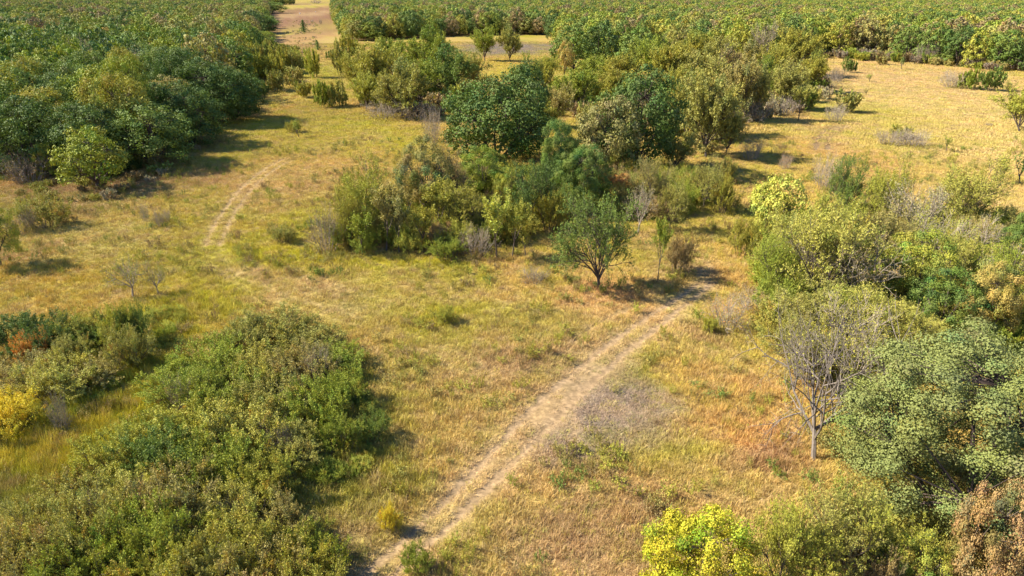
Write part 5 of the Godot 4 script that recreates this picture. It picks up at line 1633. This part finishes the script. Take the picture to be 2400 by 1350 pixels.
	plant("thicket", "greyg", Vector3(-26.96, 0, -36.03), 1.81, 2.92, "thicket_shrub", "grey green shrub between dark and olive shrubs", "shrub", "shrubs of the lower left thicket")
	front_trees.append(Vector2(-27.0, -36.0))
	plant("thicket", "khaki", Vector3(-18.26, 0, -19.18), 2.40, 3.29, "thicket_shrub", "khaki shrub in the bottom left corner", "shrub", "shrubs of the lower left thicket")
	front_trees.append(Vector2(-18.3, -19.2))
	plant("thicket", "moss", Vector3(-15.96, 0, -18.77), 2.40, 3.24, "thicket_shrub", "moss green shrub cut by the bottom edge, left", "shrub", "shrubs of the lower left thicket")
	front_trees.append(Vector2(-16.0, -18.8))
	plant("thicket", "ygreen", Vector3(-13.54, 0, -18.87), 2.40, 3.08, "thicket_shrub", "yellow green shrub cut by the bottom edge", "shrub", "shrubs of the lower left thicket")
	front_trees.append(Vector2(-13.5, -18.9))
	plant("thicket", "greyg", Vector3(-11.14, 0, -18.36), 2.40, 3.19, "thicket_shrub", "grey green shrub cut by the bottom edge", "shrub", "shrubs of the lower left thicket")
	front_trees.append(Vector2(-11.1, -18.4))
	plant("thicket", "khaki", Vector3(-9.16, 0, -18.36), 2.40, 3.19, "thicket_shrub", "khaki shrub cut by the bottom edge, right", "shrub", "shrubs of the lower left thicket")
	front_trees.append(Vector2(-9.2, -18.4))
	plant("thicket", "olive", Vector3(-7.27, 0, -18.16), 2.40, 2.83, "thicket_shrub", "olive shrub cut by the bottom edge near the track", "shrub", "shrubs of the lower left thicket")
	front_trees.append(Vector2(-7.3, -18.2))
	plant("bare_bush", "brown", Vector3(-11.20, 0, -26.82), 2.23, 1.81, "bare_shrub", "bare twig bush on the right side of the lower thicket", "shrub", "shrubs of the lower left thicket")
	front_trees.append(Vector2(-11.2, -26.8))
	plant("bare_bush", "brown", Vector3(-11.63, 0, -21.78), 1.81, 1.73, "bare_shrub", "bare pale twig bush in the lower thicket near the bottom", "shrub", "shrubs of the lower left thicket")
	front_trees.append(Vector2(-11.6, -21.8))
	plant("bare_bush", "brown", Vector3(-8.92, 0, -21.19), 1.24, 1.36, "bare_shrub", "fallen bare twigs at the lower right of the thicket", "shrub", "shrubs of the lower left thicket")
	front_trees.append(Vector2(-8.9, -21.2))
	plant("bare_bush", "khaki", Vector3(-16.35, 0, -23.43), 1.87, 1.46, "bare_shrub", "dead twiggy bush amid the lower thicket", "shrub", "shrubs of the lower left thicket")
	front_trees.append(Vector2(-16.3, -23.4))
	plant("thicket", "rust", Vector3(-29.38, 0, -36.55), 1.93, 1.92, "thicket_shrub", "orange leaved shrub at the top of the left edge group", "shrub", "shrubs of the lower left thicket")
	front_trees.append(Vector2(-29.4, -36.5))
	plant("bare_bush", "khaki", Vector3(-17.34, 0, -30.40), 2.77, 1.77, "bare_shrub", "bare twigs poking out left of the thicket heart", "shrub", "shrubs of the lower left thicket")
	front_trees.append(Vector2(-17.3, -30.4))
	plant("bare_bush", "grey", Vector3(-11.34, 0, -34.06), 2.40, 1.93, "bare_shrub", "bare grey twigs at the top right of the lower thicket", "shrub", "shrubs of the lower left thicket")
	front_trees.append(Vector2(-11.3, -34.1))
	plant("bare_bush", "brown", Vector3(-17.13, 0, -21.78), 2.25, 1.56, "bare_shrub", "brown bare twigs on the lower left slope of the thicket", "shrub", "shrubs of the lower left thicket")
	front_trees.append(Vector2(-17.1, -21.8))
	plant("bare_bush", "khaki", Vector3(-13.72, 0, -20.40), 2.19, 1.49, "bare_shrub", "bare twigs near the bottom between two green shrubs", "shrub", "shrubs of the lower left thicket")
	front_trees.append(Vector2(-13.7, -20.4))
	plant("bare_bush", "grey", Vector3(-23.37, 0, -29.44), 2.22, 1.30, "bare_shrub", "grey dead twigs in the dark hollow at the left", "shrub", "shrubs of the lower left thicket")
	front_trees.append(Vector2(-23.4, -29.4))
	plant("thicket", "green", Vector3(-7.17, 0, -28.53), 1.55, 1.90, "thicket_shrub", "leafy green weed clump between thicket and track", "shrub", "weeds beside the track")
	front_trees.append(Vector2(-7.2, -28.5))
	plant("thicket", "moss", Vector3(-8.49, 0, -27.65), 1.90, 2.26, "thicket_shrub", "moss green weed clump at the thicket foot", "shrub", "weeds beside the track")
	front_trees.append(Vector2(-8.5, -27.7))
	plant("thicket", "yellow", Vector3(-5.22, 0, -22.27), 1.27, 0.88, "thicket_shrub", "yellow flowering weed clump beside the track", "shrub", "weeds beside the track")
	front_trees.append(Vector2(-5.2, -22.3))
	plant("thicket", "ygreen", Vector3(-4.59, 0, -42.16), 1.14, 1.72, "thicket_shrub", "yellow green weed clump in the middle meadow", "shrub", "weeds beside the track")
	front_trees.append(Vector2(-4.6, -42.2))
	plant("thicket", "moss", Vector3(-3.71, 0, -20.07), 1.11, 1.31, "thicket_shrub", "green weed clump at the bottom beside the right rut", "shrub", "weeds beside the track")
	front_trees.append(Vector2(-3.7, -20.1))
	undergrowth([[[Vector2(-10.8, -29.4), Vector2(-8.2, -32.9), Vector2(-6.5, -29.8), Vector2(-6.5, -26.3), Vector2(-8.5, -24.5), Vector2(-10.1, -25.7)], 0.90, ["ygreen", "scrubgreen", "lime", "scrubgreen", "green"], 0.75, false], [[Vector2(-27.3, -29.1), Vector2(-23.4, -30.2), Vector2(-22.4, -34.1), Vector2(-21.6, -37.6), Vector2(-23.5, -44.6), Vector2(-25.3, -43.2), Vector2(-24.7, -36.0), Vector2(-25.3, -31.4), Vector2(-29.2, -31.0)], 0.90, ["ygreen", "ygreen", "lime", "scrubgreen"], 0.70, false], [[Vector2(-52.0, -67.3), Vector2(-44.0, -72.0), Vector2(-41.5, -85.6), Vector2(-48.8, -115.2), Vector2(-50.5, -104.5), Vector2(-45.3, -81.3), Vector2(-59.6, -79.3)], 3.20, ["brown", "khaki", "scrub", "grey"], 1.00, true], [[Vector2(-15.4, -56.0), Vector2(-11.1, -55.0), Vector2(-5.2, -55.0), Vector2(2.0, -59.4), Vector2(4.4, -67.3), Vector2(15.3, -64.5), Vector2(22.0, -70.4), Vector2(21.4, -79.3), Vector2(10.4, -81.3), Vector2(-5.1, -79.3), Vector2(-13.2, -67.3), Vector2(-16.4, -61.9)], 1.90, ["olive", "khaki", "moss", "brown", "greyg", "ygreen", "moss"], 2.20, false], [[Vector2(18.8, -46.1), Vector2(17.2, -38.2), Vector2(18.9, -34.1), Vector2(22.4, -34.1), Vector2(32.8, -38.2), Vector2(41.4, -46.1), Vector2(49.4, -59.4), Vector2(44.6, -64.5), Vector2(31.8, -64.5), Vector2(23.7, -59.4)], 1.90, ["scrub", "khaki", "scrubgreen", "moss", "greyg", "scrubgreen"], 2.20, false], [[Vector2(-28.5, -128.1), Vector2(-14.3, -121.3), Vector2(-7.1, -144.0), Vector2(-5.2, -171.9), Vector2(-16.1, -190.0), Vector2(-33.4, -171.9)], 4.00, ["olive", "khaki", "greyg", "moss", "brown"], 2.60, true], [[Vector2(25.8, -115.2), Vector2(25.2, -90.3), Vector2(37.3, -115.2), Vector2(51.3, -125.8), Vector2(74.2, -160.3), Vector2(80.3, -190.0), Vector2(60.1, -180.5), Vector2(41.7, -171.9), Vector2(24.9, -164.0), Vector2(8.8, -144.0), Vector2(7.4, -119.2)], 4.20, ["greyg", "khaki", "greyg", "moss", "brown", "grey"], 2.60, true], [[Vector2(-64.9, -80.3), Vector2(-55.8, -81.3), Vector2(-51.0, -79.3), Vector2(-44.8, -85.6), Vector2(-48.4, -99.9), Vector2(-54.0, -119.2), Vector2(-58.3, -148.8), Vector2(-74.5, -206.2), Vector2(-79.1, -212.2), Vector2(-66.4, -160.3), Vector2(-59.9, -125.8), Vector2(-52.2, -101.4), Vector2(-51.6, -90.3), Vector2(-67.1, -87.9)], 2.60, ["dark", "khaki", "moss", "brown", "green"], 2.00, true], [[Vector2(-65.6, -180.5), Vector2(-52.5, -180.5), Vector2(-82.0, -275.6), Vector2(-102.5, -297.5)], 4.50, ["greyg", "olive", "ygreen", "greyg"], 2.60, true], [[Vector2(105.8, -253.0), Vector2(143.5, -198.3), Vector2(153.1, -212.2), Vector2(111.7, -267.6)], 3.50, ["brown", "purple", "khaki", "moss"], 2.60, true], [[Vector2(-15.9, -34.1), Vector2(-12.7, -35.0), Vector2(-10.7, -28.0), Vector2(-11.3, -23.4), Vector2(-14.4, -22.1), Vector2(-16.7, -28.0)], 3.20, ["olive", "moss", "greyg"], 1.40, false], [[Vector2(14.9, -24.0), Vector2(14.5, -20.1), Vector2(20.2, -20.0), Vector2(23.5, -24.8), Vector2(18.0, -22.1)], 1.40, ["scrub", "khaki", "scrubgreen", "rust", "ygreen", "greyg"], 1.70, false]])
	forest(1300.0)
	grass()
	weeds(9000)
